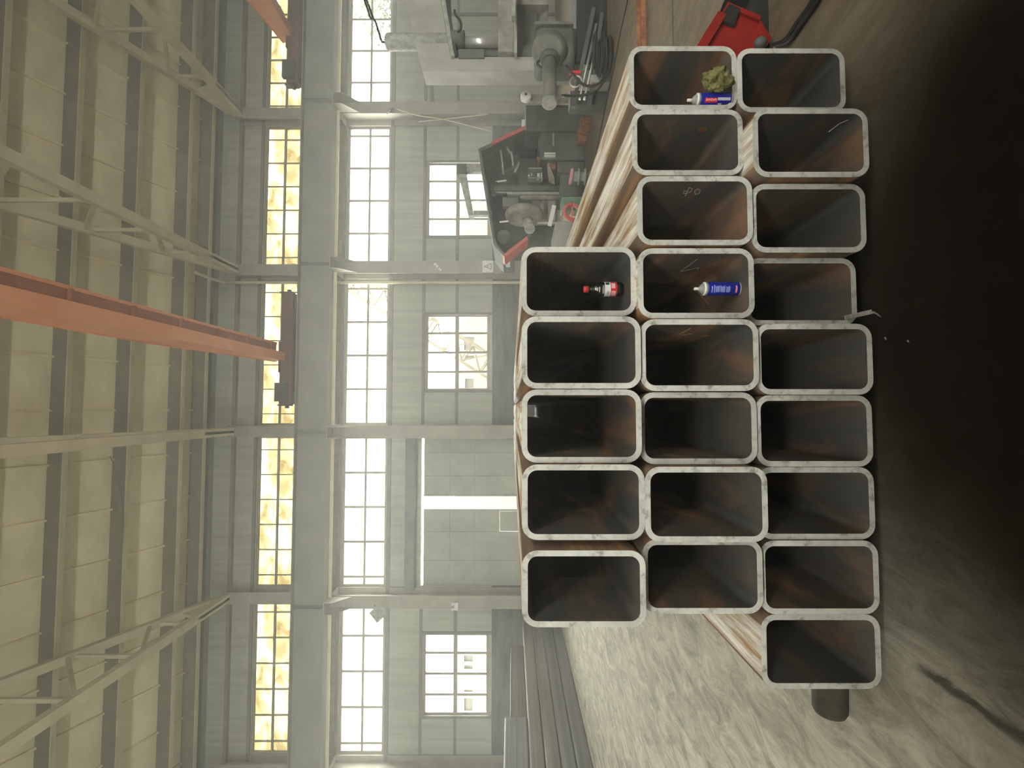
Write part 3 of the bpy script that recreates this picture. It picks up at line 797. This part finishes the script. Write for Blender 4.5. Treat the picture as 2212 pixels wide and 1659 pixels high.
# ------------------------------------------------------------------ things fixed to the columns
YC = YW - .85
def plate(x0, x1, y0, y1, t=.03, Y=YC - .003):
    a, b_ = at(x1, y1, Y), at(x0, y0, Y); return MB().box(a.x, b_.x, Y - t, Y, a.z, b_.z)
s_ = plate(1042, 1065, 563, 588, .006).build('warning_sign', 'white'); tagit(s_, 'cream warning sign with a triangle on a column', 'sign')
a_, b_ = at(1061, 583, YC - .01), at(1046, 568, YC - .01); mz = (a_.x + b_.x) / 2
tri = [Vector((a_.x + .02, YC - .012, a_.z)), Vector((b_.x - .02, YC - .012, a_.z)), Vector((mz, YC - .012, b_.z))]
b = MB()
for i in range(3): b.bar(tri[i], tri[(i + 1) % 3], .003, .022, Vector((0, 0, 1)) if i == 0 else Vector((1, 0, 0)).cross(Vector((0, 1, 0))))
b.bar((mz, YC - .012, a_.z + .07), (mz, YC - .012, a_.z + .16), .02, .004, Vector((0, 1, 0)))
b.build('triangle_mark', 'dgrey', s_)
e = thing('electrical_box', at(1104, 572, YC), 'dark electrical box with pale sticker below the warning sign', 'electrical box')
plate(1083, 1112, 556, 590, .16).build('box_body', 'dgrey', e, bevel=.01)
plate(1089, 1102, 565, 580, .165).build('sticker', 'white', e)
e2 = thing('control_strip', at(1096, 552, YC), 'white strip box with red markings above the electrical box', 'box')
plate(1083, 1113, 548, 556, .12).build('strip_body', 'white', e2)
plate(1090, 1108, 550, 554, .125).build('red_marking', 'redline', e2)
b = MB(); bm_ = b
for k, (x, y) in enumerate(((940, 571), (944, 574), (949, 579), (952, 582))):
    p = at(x, y, YC - .09); b.lathe(p - Vector((0, .0, .06)), (random.uniform(-.4, .4), .1, 1), [(0, .01), (.04, .06), (.09, .05), (.12, .01)], 9)
tagit(b.build('tied_rag', 'white'), 'small white rag tied on a column above the warning sign', 'rag')
e = thing('flood_lamp', at(815, 1312, YC), 'square flood lamp tilted on a column bracket near the upper windows', 'lamp')
pl = at(818, 1324, YC - .48)
b = MB(); b.bar(pl + Vector((-.19, 0, -.12)), pl + Vector((.15, 0, .17)), .05, .42, Vector((-.6, -.2, .78))); b.build('lamp_head', 'lgrey', e, bevel=.01)
b = MB(); b.bar(at(809, 1307, YC - .05), pl + Vector((0, .05, .05)), .04, .04); b.build('bracket', 'dgrey', e)
e = thing('switch_box', at(989, 1308, YC), 'pale switch box with two round lamps on a column', 'switch box')
plate(982, 990, 1300, 1317, .08).build('box_body', 'white', e)
for y in (1303, 1314): 
    p = at(978.5, y, YC); MB().cyl(p, p - Vector((0, .1, 0)), .05, n=14).build('lamp', 'white', e)
b = MB(); xq = COLS[2] - .42
b.pipe([(xq, YW - .25, .0), (xq, YW - .25, 6), (xq, YW - .25, 12.0), (xq, YW - .3, 12.5), (xq + .02, YW - .7, 12.75), (xq + .04, YW - 1.5, 12.85)], .055, 10, 3)
tagit(b.build('conduit_pipe', 'truss'), 'pale vertical conduit pipe running up beside a column', 'pipe')
b = MB(); b.pipe([at(836, 245, YC - .05), at(842, 238, YC - .22), at(850, 236, YC - .2)], .04, 8, 3); b.bar(at(838, 242, YC - .06), at(846, 240, YC - .25), .10, .04)
tagit(b.build('hook_bracket', 'dgrey'), 'small dark hook bracket high on the column behind the press', 'bracket')
b = MB(); b.pipe([at(858, 236, YC - .06), at(905, 250, YC - .35), at(960, 258, YC - .5), at(1062, 284, YC - .6)], .014, 6, 3)
b.pipe([at(905, 263, YC + .3), at(960, 257, YC - .1), at(1055, 247, YC - .1)], .014, 6, 3)
tagit(b.build('hanging_cable', 'truss'), 'thin pale cable crossing the column behind the machines', 'cable')
zz = lambda y: zroof(y) - .60
b = MB(); pts = []
for (x, y) in ((238, 985), (250, 1020), (262, 1080), (264, 1150), (256, 1220), (240, 1290)):
    p = at(x, y, 15.2); pts.append(p)
b.pipe(pts, .014, 6, 4)
tagit(b.build('hanging_wire', 'purlin'), 'thin wire hanging in a curve below the roof purlins', 'wire')
#--P3-END--
# ------------------------------------------------------------------ grey press at the edge of the picture
p = onfloor(1300, 90)
PY = 8.6
pr = thing('hydraulic_press', (6.6, PY + .3, 0), 'big grey hydraulic press frame with chrome ram beside the aisle', 'press')
FR = [(840, -150), (872, 0), (912, 152), (1310, 152), (1310, 122), (974, 122), (953, 0), (945, -94), (1310, -94), (1310, -150)]
FR = [at(x, y, PY) for x, y in FR]
for q in FR: q.z = max(q.z, 0)
b = MB(); b.prism(FR, (0, .42, 0))
b.build('press_frame', 'mgrey', pr, bevel=.015)
b = MB(); b.pprism([(947, -90), (953, 0), (974, 121), (981, 121), (962, 0), (956, -90)], PY - .08, PY + .4); b.build('frame_flange', 'lgrey', pr)
b = MB(); b.pprism([(957, -90), (963, 0), (982, 121), (988, 121), (969, 0), (966, -90)], PY - .05, PY + .38); b.build('dark_seat', 'black', pr)
q0, q1 = at(833, 91, PY + .1), at(1003, 91, PY + .1)
b = MB(); b.lathe(q1, (0, 0, 1), [(0, .14), (q0.z - q1.z - .06, .145), (q0.z - q1.z - .02, .13), (q0.z - q1.z, .09)], 26); cy = b.build('ram_cylinder', 'lgrey', pr)
b = MB(); z_ = at(1003, 91, PY).z; b.lathe((q0.x, PY + .05, z_), (0, 0, 1), [(0, .15), (at(976, 91, PY).z - z_, .15)], 22); b.build('cylinder_collar', 'dgrey', cy)
b = MB(); b.cyl(at(1003, 91, PY + .05), at(1076, 91, PY + .05), .092, n=26); b.build('chrome_ram', 'chrome', pr)
b = MB(); b.pbox(1076, 1110, -60, 112, PY - .1, PY + .55); b.build('press_table', 'brownsteel', pr, bevel=.015)
b = MB(); b.pbox(1110, 1117, -60, 114, PY - .16, PY + .6); b.build('table_edge', 'mgrey', pr)
b = MB(); b.pbox(986, 1150, 99, 121, PY + .12, PY + .4); b.pbox(1117, 1160, -70, 112, PY + .3, PY + .5); b.build('guide_housing', 'dark', pr)
b = MB(); b.pbox(990, 1046, 106, 125, PY - .03, PY + .12); b.build('guide_block', 'dgrey', pr)
b = MB(); b.pipe([at(982, 22, PY - .1), at(984, 32, PY - .1), at(994, 44, PY - .1), at(996, 60, PY - .1), at(989, 72, PY - .08)], .022, 8, 4); b.build('hose', 'black', pr)
b = MB(); b.pipe([at(775, -30, PY + .2), at(790, 8, PY + .15), at(800, 38, PY + .12), at(806, 40, PY + .12), at(812, 50, PY + .12), at(822, 82, PY + .1), at(826, 90, PY + .1), at(834, 92, PY + .1)], .020, 8, 4)
b.pipe([at(780, -30, PY + .3), at(795, 8, PY + .25), at(806, 40, PY + .15)], .020, 8, 3); b.build('hose', 'black', pr)
b = MB(); b.pbox(1117, 1185, -100, 10, PY + .1, PY + .5); b.build('lower_frame', 'brownsteel', pr)
b = MB(); b.pbox(1246, 1300, -110, 118, PY - .25, PY + .5, True); b.build('machine_bed', 'black', pr, bevel=.03)
b = MB(); b.pbox(1200, 1246, 60, 118, PY - .1, PY + .4); b.build('motor_pedestal', 'dgrey', pr, bevel=.02)
b = MB(); b.bar(at(1238, 232, PY - .35), at(1282, 20, PY - .35), .09, .07); b.build('feed_rail', 'dark', pr)
b = MB(); b.bar(at(1272, 232, PY - .3), at(1300, 30, PY - .3), .08, .06); b.build('feed_rail', 'dark', pr)
b = MB(); b.pbox(1232, 1262, 196, 226, PY - .1, PY + .2, True); b.build('rail_stand', 'dark', pr)
b = MB(); b.pbox(1276, 1297, 160, 178, PY - .45, PY - .2, True); b.build('valve_block', 'mgrey', pr, bevel=.02)
b = MB(); b.pbox(1105, 1113, -40, 34, PY - .5, PY - .35); b.build('guard_bar', 'lgrey', pr)
wq = at(1244, 176, PY - .5); b = MB(); b.pipe([wq + Vector((.10 * math.cos(k * .4), .02 * math.sin(k * .4), .10 * math.sin(k * .4))) for k in range(17)], .014, 8, 1); b.build('clamp_ring', 'steel', pr)
b = MB(); b.pbox(1230, 1254, 152, 158, PY - .55, PY - .5); b.build('red_tag', 'redprint', pr)
# geared motor
gm = MB(); gm.pbox(1156, 1243, 52, 140, PY - .45, PY + .05); gb = gm.build('gearbox', 'dgrey', pr, bevel=.10, seg=4)
g2 = MB(); g2.lathe(at(1186, 112, PY - .42), (-.35, -.93, -.02), [(0, .30), (.10, .30), (.16, .24), (.2, .19)], 28); g2.build('gear_cover', 'motor', gb)
g3 = MB(); g3.pbox(1155, 1240, 46, 52, PY - .5, PY + .1); g3.build('mounting_plate', 'motor', gb)
m0, m1 = at(1187, 128, PY - .6), at(1187, 219, PY - .95)
MB().cyl(m0, m1, .118, n=28).build('motor', 'motor', pr)
dv = (m1 - m0).normalized()
b = MB(); b.lathe(m1, dv, [(0, .121), (.05, .121), (.06, .112)], 28); b.build('motor_end_cap', 'lgrey', pr)
b = MB(); b.lathe(m0 - dv * .02, dv, [(0, .17), (.05, .17), (.10, .135)], 28); b.build('motor_flange', 'dark', pr)
for k, (x0, y0, x1, y1) in enumerate(((1252, 215, 1288, 52), (1262, 215, 1299, 52))):
    MB().cyl(at(x0, y0, PY - .42), at(x1, y1, PY - .30), .022, n=10).build('guide_rod', 'steel', pr)
for pts in ([(1222, 142), (1240, 163), (1262, 184), (1292, 182), (1312, 150), (1332, 60), (1345, -20)],
            [(1213, 206), (1252, 207), (1290, 194), (1316, 150), (1337, 62), (1352, -20)],
            [(1176, 128), (1160, 135), (1170, 146), (1192, 150)]):
    b = MB(); b.pipe([at(x, y, PY - .60) if y > -90 else None for x, y in pts], .022, 8, 4); b.build('hose', 'black', pr)
b = MB(); b.lathe(at(1215, 206, PY - .58), (0, 0, -1), [(0, .03), (.09, .03)], 10); b.build('hose_fitting', 'steel', pr)
# hose coil heap, cable, reel
b = MB(); o0 = onfloor(1322, 115); random.seed(3)
for k in range(9):
    rr = random.uniform(.18, .34); cz = .03 + .035 * k; cx, cy_ = o0.x + random.uniform(-.07, .07), o0.y + random.uniform(-.06, .06); tl = random.uniform(-.08, .08)
    pts = [Vector((cx + rr * math.cos(t * .7), cy_ + .7 * rr * math.sin(t * .7), cz + tl * rr * math.cos(t * .7 + k))) for t in range(10)]
    for q in pts: q.z = max(q.z, .025)
    b.pipe(pts, .022, 7, 3)
tagit(b.build('hose_coil', 'black'), 'heap of black coiled hose on the floor below the press', 'hose')
b = MB(); b.pipe([onfloor(x, y, .009) for x, y in ((1358, -10), (1340, 70), (1325, 150), (1306, 240), (1290, 320), (1276, 400))], .009, 6, 4)
tagit(b.build('floor_cable', 'black'), 'thin black cable running along the floor past the machines', 'cable')
p = at(1136, 208, PY + .75)
b = MB(); b.lathe(p + Vector((0, -.05, 0)), (-.25, 1, 0), [(0, .05), (0.001, .10), (.03, .11), (.08, .11), (.11, .10), (.111, .05)], 26)
rl = thing('hose_reel', (p.x, p.y, 0), 'round pale hose reel on a brown post behind the motor', 'reel'); b.build('reel', 'white', rl)
MB().cyl(p + Vector((.01, -.07, 0)), p + Vector((.01, -.045, 0)), .025, n=12).build('hub', 'black', rl)
MB().box(p.x - .06, p.x + .08, p.y + .06, p.y + .14, 0, p.z + .14).build('post', 'brownsteel', rl)

# ------------------------------------------------------------------ hooded machine in front of the window
HY = 11.2
hm = thing('hooded_machine', (5.0, HY + .6, 0), 'large dark machine under a slanted grey hood with red edges', 'machine')
up = [(1033, 322), (1066, 528), (1086, 551)]
b = MB(); b.pprism([(1033, 322), (1066, 528), (1086, 551), (1091, 549), (1071, 525), (1039, 324)], HY, HY + 1.5)      # sloping roof sheet
b.pprism([(1033, 322), (1136, 273), (1160, 283), (1160, 290), (1137, 281), (1039, 327)], HY, HY + 1.5)                   # right flank
b.pprism([(1039, 327), (1137, 281), (1160, 290), (1160, 345), (1200, 372), (1200, 470), (1137, 508), (1086, 549), (1071, 525)], HY + 1.42, HY + 1.5)   # back
b.build('hood', 'dgrey', hm)
b = MB(); b.pprism([(1062, 305), (1135, 271), (1160, 280), (1160, 287), (1136, 279), (1063, 313)], HY - .03, HY - .002); b.build('red_edge', 'redline', hm)
b = MB(); b.pprism([(1086, 551), (1137, 511), (1141, 516), (1090, 556)], HY - .03, HY + .6); b.build('red_edge', 'redline', hm)
b = MB(); b.pprism([(1086, 551), (1141, 511), (1200, 511), (1200, 540), (1110, 553)], HY + .9, HY + .98); b.build('side_panel', 'dgrey', hm)
b = MB(); b.pbox(1135, 1258, 226, 282, HY - .3, HY + .9, True); b.build('cabinet', 'dark', hm, bevel=.03)
b = MB(); b.pbox(1166, 1258, 284, 345, HY - .2, HY + .8, True); b.build('cabinet', 'dark', hm, bevel=.02)
b = MB(); b.pbox(1204, 1258, 347, 372, HY - .1, HY + .8, True); b.build('cabinet', 'dgrey', hm, bevel=.02)
b = MB(); b.pbox(1210, 1258, 374, 424, HY + .0, HY + .8, True); b.build('cabinet', 'dark', hm, bevel=.02)
b = MB(); b.pbox(1200, 1258, 478, 545, HY - .5, HY + .8, True); b.build('work_table', 'mgrey', hm, bevel=.02)
# belt wheel and shaft
c0 = at(1132, 466, HY + .15)
b = MB(); b.lathe(c0 + Vector((-.09, 0, 0)), (1, .12, 0), [(0, .12), (.01, .36), (.04, .44), (.12, .455), (.17, .44), (.2, .36), (.21, .12)], 36); wh = b.build('belt_wheel', 'brownsteel', hm)
b = MB(); b.cyl(c0 + Vector((-.08, 0, -.07)), at(1145, 496, HY - .1), .12, n=22); b.build('wheel_hub', 'lgrey', wh)
b = MB(); b.cyl(at(1171, 428, HY + .2), at(1171, 463, HY + .2), .062, n=16); b.build('shaft', 'brownsteel', hm)
b = MB(); z_ = at(1214, 426, HY + .05).z; zt_ = at(1122, 426, HY + .05).z; xx = at(1160, 426, HY + .05).x
b.lathe((xx, HY + .05, z_), (0, 0, 1), [(0, .055), (zt_ - z_ - .10, .055), (zt_ - z_ - .03, .035), (zt_ - z_, .015)], 16); b.build('gas_cylinder', 'brownsteel', hm)
b = MB(); b.pbox(1062, 1215, 414, 420, HY + .25, HY + .35); b.build('light_post', 'lgrey', hm)
b = MB(); b.pbox(1062, 1215, 400, 412, HY + .25, HY + .4); b.build('dark_post', 'dark', hm)
b = MB(); b.pipe([at(1075, 396, HY + .2), at(1064, 399, HY + .2), at(1063, 412, HY + .2), at(1072, 420, HY + .2), at(1095, 421, HY + .2)], .04, 8, 3); b.build('cable_chain', 'black', hm)
b = MB(); b.cyl(at(1088, 512, HY + .4), at(1088, 512, HY + .75), .17, n=26); fn = b.build('fan_housing', 'dark', hm)
b = MB(); b.lathe(at(1088, 512, HY + .38), (0, 1, 0), [(0, .06), (.01, .15), (.03, .165), (.05, .165)], 26); b.build('fan_ring', 'dgrey', fn)
b = MB(); b.pbox(1140, 1172, 363, 394, HY + .1, HY + .4); cb = b.build('control_unit', 'dark', hm)
for x0, x1, y0, y1, mt in ((1142, 1171, 362, 364, 'steel'), (1141, 1144, 377, 381, 'white'), (1147, 1150, 374, 380, 'lgrey'), (1161, 1164, 374, 381, 'white'), (1165, 1166.5, 374, 382, 'white'), (1169, 1171, 373, 382, 'white'), (1160, 1164, 385, 389, 'lgrey'), (1169, 1172, 385, 390, 'lgrey'), (1141, 1172, 383, 384, 'lgrey')):
    MB().pbox(x0, x1, y0, y1, HY + .06, HY + .1).build('control_detail', mt, cb)
b = MB(); b.pbox(1108, 1130, 300, 318, HY + .5, HY + .9); b.pbox(1122, 1160, 318, 330, HY + .5, HY + .8); b.build('drive_motor', 'black', hm, bevel=.03)
for pts in ([(1081, 322), (1085, 350), (1087, 376)], [(1104, 328), (1107, 345), (1108, 358)], [(1112, 372), (1119, 358), (1121, 350)], [(1095, 318), (1101, 330)]):
    b = MB()
    for q0, q1 in zip(pts, pts[1:]): b.bar(at(*q0, HY + .35), at(*q1, HY + .35), .05, .04)
    b.build('linkage', 'lgrey', hm)
b = MB(); b.pbox(1164, 1169, 287, 315, HY - .05, HY + .1); b.pbox(1194, 1197, 287, 313, HY - .25, HY - .2); b.build('chrome_rail', 'steel', hm)
b = MB(); b.pprism([(1160, 340), (1174, 333), (1200, 330), (1200, 365), (1190, 364), (1185, 350), (1165, 352)], HY - .02, HY + .12); b.build('rust_plate', 'rust', hm)
b = MB(); b.pprism([(1184, 345), (1190, 348), (1186, 356), (1192, 370), (1198, 385), (1198, 398), (1186, 393), (1183, 372), (1182, 352)], HY - .05, HY - .02); b.build('brown_cover', 'brownsteel', hm)
for x in (1176, 1195): 
    pass
b = MB(); b.pbox(1176, 1200, 329, 333, HY - .30, HY - .22); b.pbox(1176, 1200, 335, 338, HY - .30, HY - .22); b.build('vice_bar', 'white', hm)
b = MB(); b.bar(at(1197, 444, HY - .55), at(1187, 488, HY - .55), .03, .09); b.build('bright_bar', 'white', hm)
b = MB(); b.cyl(at(1161, 482, HY - .1), at(1236, 481, HY - .1), .03, n=10); b.build('table_post', 'lgrey', hm)
for x0, y0, x1, y1 in ((1079, 480, 1098, 478), (1071, 393, 1094, 390), (1110, 461, 1135, 448)):
    MB().bar(at(x0, y0, HY + .2), at(x1, y1, HY + .2), .03, .035).build('bright_strip', 'white', hm)
b = MB(); b.pbox(1133, 1160, 452, 459, HY + .1, HY + .2); b.build('tool_holder', 'steel', hm)
b = MB(); b.pprism([(1120, 300), (1200, 300), (1200, 510), (1150, 515), (1120, 470)], HY + 1.0, HY + 1.05); b.build('inner_back', 'dark', hm)
MB().pbox(1150, 1200, 432, 475, HY + .5, HY + .9).build('gear_housing', 'mgrey', hm, bevel=.02); MB().pbox(1085, 1120, 425, 445, HY + .7, HY + .9).build('pump_housing', 'mgrey', hm, bevel=.02)
# arm over the hood
b = MB(); b.pprism([(990, 376), (1008, 376), (1023, 465), (1012, 465)], HY + .9, HY + 1.2); ar = b.build('top_arm', 'lgrey', hm)
b = MB(); b.pbox(987, 1007, 354, 375, HY + .9, HY + 1.2); b.build('arm_joint', 'dgrey', ar)
for x0, x1, y0, y1 in ((1007, 1040, 357, 371), (1023, 1062, 455, 464)): MB().pbox(x0, x1, y0, y1, HY + .95, HY + 1.1).build('arm_support', 'lgrey', ar)
b = MB(); b.pbox(1127, 1133, 258, 273, HY + .2, HY + .3); b.build('signal_lamp', 'plastic_w', hm)

# loose things in front of the machines
e = thing('green_pump', onfloor(1262, 440, 0) * 1.0, 'small green machine box with a red hand wheel by the tubes', 'machine')
b = MB(); b.pbox(1213, 1246, 424, 453, 9.6, 9.95, True); b.build('pump_box', 'green', e, bevel=.02)
wc = at(1236, 458, 9.45); b = MB(); n_ = 28
b.pipe([wc + Vector((.155 * math.cos(2 * math.pi * k / n_), -.03 * math.sin(2 * math.pi * k / n_), .155 * math.sin(2 * math.pi * k / n_))) for k in range(n_ + 1)], .042, 10, 1)
hw = b.build('hand_wheel', 'redline', e)
MB().bar(wc - Vector((.15, 0, 0)), wc + Vector((.15, 0.0, 0)), .03, .03).cyl(wc, wc + Vector((.0, .18, 0)), .03, n=10).build('spoke', 'redline', hw)
p = onfloor(1272, 382)
e = thing('cable_spool', p, 'grey cable spool with a pink top standing on the floor', 'spool')
b = MB(); b.lathe(p, (0, 0, 1), [(0, .10), (.08, .10), (.081, .18), (.10, .18), (.101, .10), (.22, .10), (.221, .18), (.24, .18), (.241, .11), (.36, .11)], 28); b.build('spool_body', 'lgrey', e)
b = MB(); b.lathe(p + Vector((0, 0, .355)), (.15, 0, 1), [(0, .12), (.01, .18), (.06, .175), (.075, .12)], 28); b.build('pink_cover', 'pink', e)
for x, y, lab in ((1275, 272, 'rusty steel block on the floor by the press, the nearer one'), (1268, 296, 'rusty steel block on the floor by the dark cabinets')):
    p = onfloor(x, y); tagit(MB().box(p.x - .14, p.x + .14, p.y - .1, p.y + .12, 0, .22).build('steel_block', 'rust', bevel=.01), lab, 'steel block', 'rusty blocks on the floor')

# ------------------------------------------------------------------ right hand floor
Yc = onfloor(1390, 50).y
b = MB(); b.box(2.3, 7.6, Yc - .12, Yc + .12, 0, .012).box(2.3, 7.6, Yc - .12, Yc - .108, .012, .06).box(2.3, 7.6, Yc + .108, Yc + .12, .012, .06)
tagit(b.build('steel_channel', 'rust'), 'rusty orange steel channel lying across the right floor', 'steel channel')
RY = 3.05
rm = thing('red_machine', (2.55, RY + .15, 0), 'red machine housing with a black slot beside the tube stack', 'machine')
b = MB(); b.pprism([(1520, 100), (1569, 30), (1600, 22), (1646, 44), (1660, 84), (1640, 105), (1598, 135), (1560, 140)], RY, RY + .32); b.build('red_housing', 'red', rm, bevel=.008)
b = MB(); b.pprism([(1500, 106), (1552, 22), (1571, 30), (1521, 112)], RY - .035, RY + .30); b.build('housing_flange', 'red', rm, bevel=.006)
b = MB(); b.pprism([(1553, 40), (1576, 8), (1600, 18), (1586, 54)], RY - .03, RY + .02); fr = b.build('slot_cover', 'black', rm)
b = MB(); b.pprism([(1550, 42), (1573, 4), (1644, 34), (1641, 44), (1599, 26), (1578, 12), (1556, 44)], RY - .02, RY + .3); b.build('red_rim', 'red', rm)
b = MB(); b.cyl(at(1610, 30, RY + .2), at(1640, -60, RY + .35), .17, n=26); b.build('motor', 'black', rm)
b = MB(); b.pprism([(1642, 44), (1668, 82), (1655, 100), (1636, 75)], RY - .02, RY + .2); b.build('side_lug', 'red', rm)
b = MB(); a_ = at(1600, 110, RY + .05); c_ = at(1600, 20, RY + .05); b.box(a_.x, c_.x + .25, RY + .05, RY + .4, 0, at(1640, 60, RY).z); b.build('machine_foot', 'black', rm)
b = MB(); b.lathe(at(1641, 101, RY - .08), (.3, -1, .3), [(0, .02), (.01, .035), (.03, .04), (.05, .03), (.06, .01)], 16); b.build('valve_knob', 'dark', rm)
b = MB(); b.bar(at(1672, 104, RY - .06), at(1686, 96, RY - .06), .02, .014); b.build('steel_lever', 'steel', rm)
b = MB()
for dx in (0, 10): b.pipe([at(1668 + dx * .6, 98, RY - .03), onfloor(1695 + dx, 88, .02), onfloor(1722 + dx, 50, .02), onfloor(1752 + dx, 8, .02), onfloor(1772 + dx, -40, .02)], .016, 8, 4)
b.build('power_cable', 'black', rm)

# ------------------------------------------------------------------ outside, seen through the windows
b = MB(); b.box(-60, 70, YW + .3, 90, -.35, -.05); struct(b.build('ground', 'yard', origin=(0, YW, 0)))
YN = 46.0
e = thing('cream_building', (0, YN, -.05), 'cream rendered building outside beyond the lower windows', 'building')
zt = at(985, 760, YN).z
x0, x1 = at(1000, 1700, YN).x, at(1000, 440, YN).x
hl = []
for xa, xb, ya, yb in ((1003, 1024, 728, 756), (1005, 1024, 768, 774), (1005, 1023, 818, 838), (1003, 1021, 1416, 1429), (1003, 1021, 1437, 1445), (1003, 1021, 1490, 1496), (1003, 1021, 1508, 1536)):
    p, q = at(xb, yb, YN), at(xa, ya, YN); hl.append((p.x, q.x, p.z, q.z))
b = MB(); holes_wall(b, x0, x1, -.05, zt, YN, YN + .4, hl); b.box(x0, x1, YN + .4, YN + 8, zt - .3, zt); b.build('wall', 'cream', e)
for h in hl: MB().box(h[0], h[1], YN + .15, YN + .2, h[2], h[3]).build('window', 'gloom', e)
def lattice(p0, p1, w_, label):
    p0, p1 = Vector(p0), Vector(p1); d = (p1 - p0); n_ = max(4, int(d.length / w_)); u = Vector((0, 1, 0)); s_ = d.normalized().cross(u).normalized()
    b = MB(); cs = [(-1, -1), (1, -1), (1, 1), (-1, 1)]
    def P(k, c): return p0 + d * (k / n_) + s_ * c[0] * w_ / 2 + u * c[1] * w_ / 2
    for c in cs: b.bar(P(0, c), P(n_, c), .16, .16)
    for k in range(n_):
        for i in range(4): b.bar(P(k, cs[i]), P(k + 1, cs[(i + 1) % 4]), .09, .09); b.bar(P(k, cs[i]), P(k, cs[(i + 1) % 4]), .09, .09)
    return tagit(b.build('crane_boom', 'boom'), label, 'crane boom')
pa, pb = at(735, 590, 30), at(1120, 862, 30)
pb.z = -.05
lattice(pa, pb, 1.3, 'slanting steel lattice boom outside behind the windows')
random.seed(11)
t0 = at(850, 25, 33); tr = thing('tree', (t0.x, 33, -.05), 'leafy tree outside the upper window above the press', 'tree')
MB().cyl((t0.x, 33, -.05), (t0.x + .1, 33, 9.6), .24, .10, n=10).build('trunk', 'wood', tr)
b = MB(); c0 = at(832, 22, 33)
for k in range(1500):
    d = Vector((random.gauss(0, 1), random.gauss(0, 1), random.gauss(0, 1))).normalized() * random.random() ** .4
    q = c0 + Vector((d.x * 2.3, d.y * 2.3, d.z * 2.3)); a1 = Vector((random.gauss(0, 1), random.gauss(0, 1), random.gauss(0, 1))).normalized(); a2 = a1.orthogonal().normalized()
    L_ = random.uniform(.12, .22)
    vs = [b.bm.verts.new(q + a1 * L_), b.bm.verts.new(q + a2 * L_ * .5), b.bm.verts.new(q - a1 * L_), b.bm.verts.new(q - a2 * L_ * .5)]
    b.face(vs)
b.build('crown', 'leaf', tr)
#--P4-END--

def haze():
    M_ = bpy.data.materials.new('dusty_air'); M_.use_nodes = True; nt = M_.node_tree; nt.nodes.clear()
    v = nt.nodes.new('ShaderNodeVolumeScatter'); v.inputs['Color'].default_value = (.98, .97, .93, 1)
    v.inputs['Density'].default_value = .012; v.inputs['Anisotropy'].default_value = .45
    o = nt.nodes.new('ShaderNodeOutputMaterial'); nt.links.new(v.outputs[0], o.inputs['Volume'])
    M['haze'] = M_
    b = MB(); e = .12
    b.prism([(XL - e, YB - e, -.1), (XL - e, YW + e, -.1), (XL - e, YW + e, zroof(YW) + .02), (XL - e, YRIDGE, zroof(YRIDGE) + .05), (XL - e, YB - e, zroof(YB) + .02)], (XR - XL + 2 * e, 0, 0))
    o = b.build('haze', 'haze'); tagit(o, 'thin bright dust haze filling the hall under the roof', 'haze', None, 'stuff')
haze()
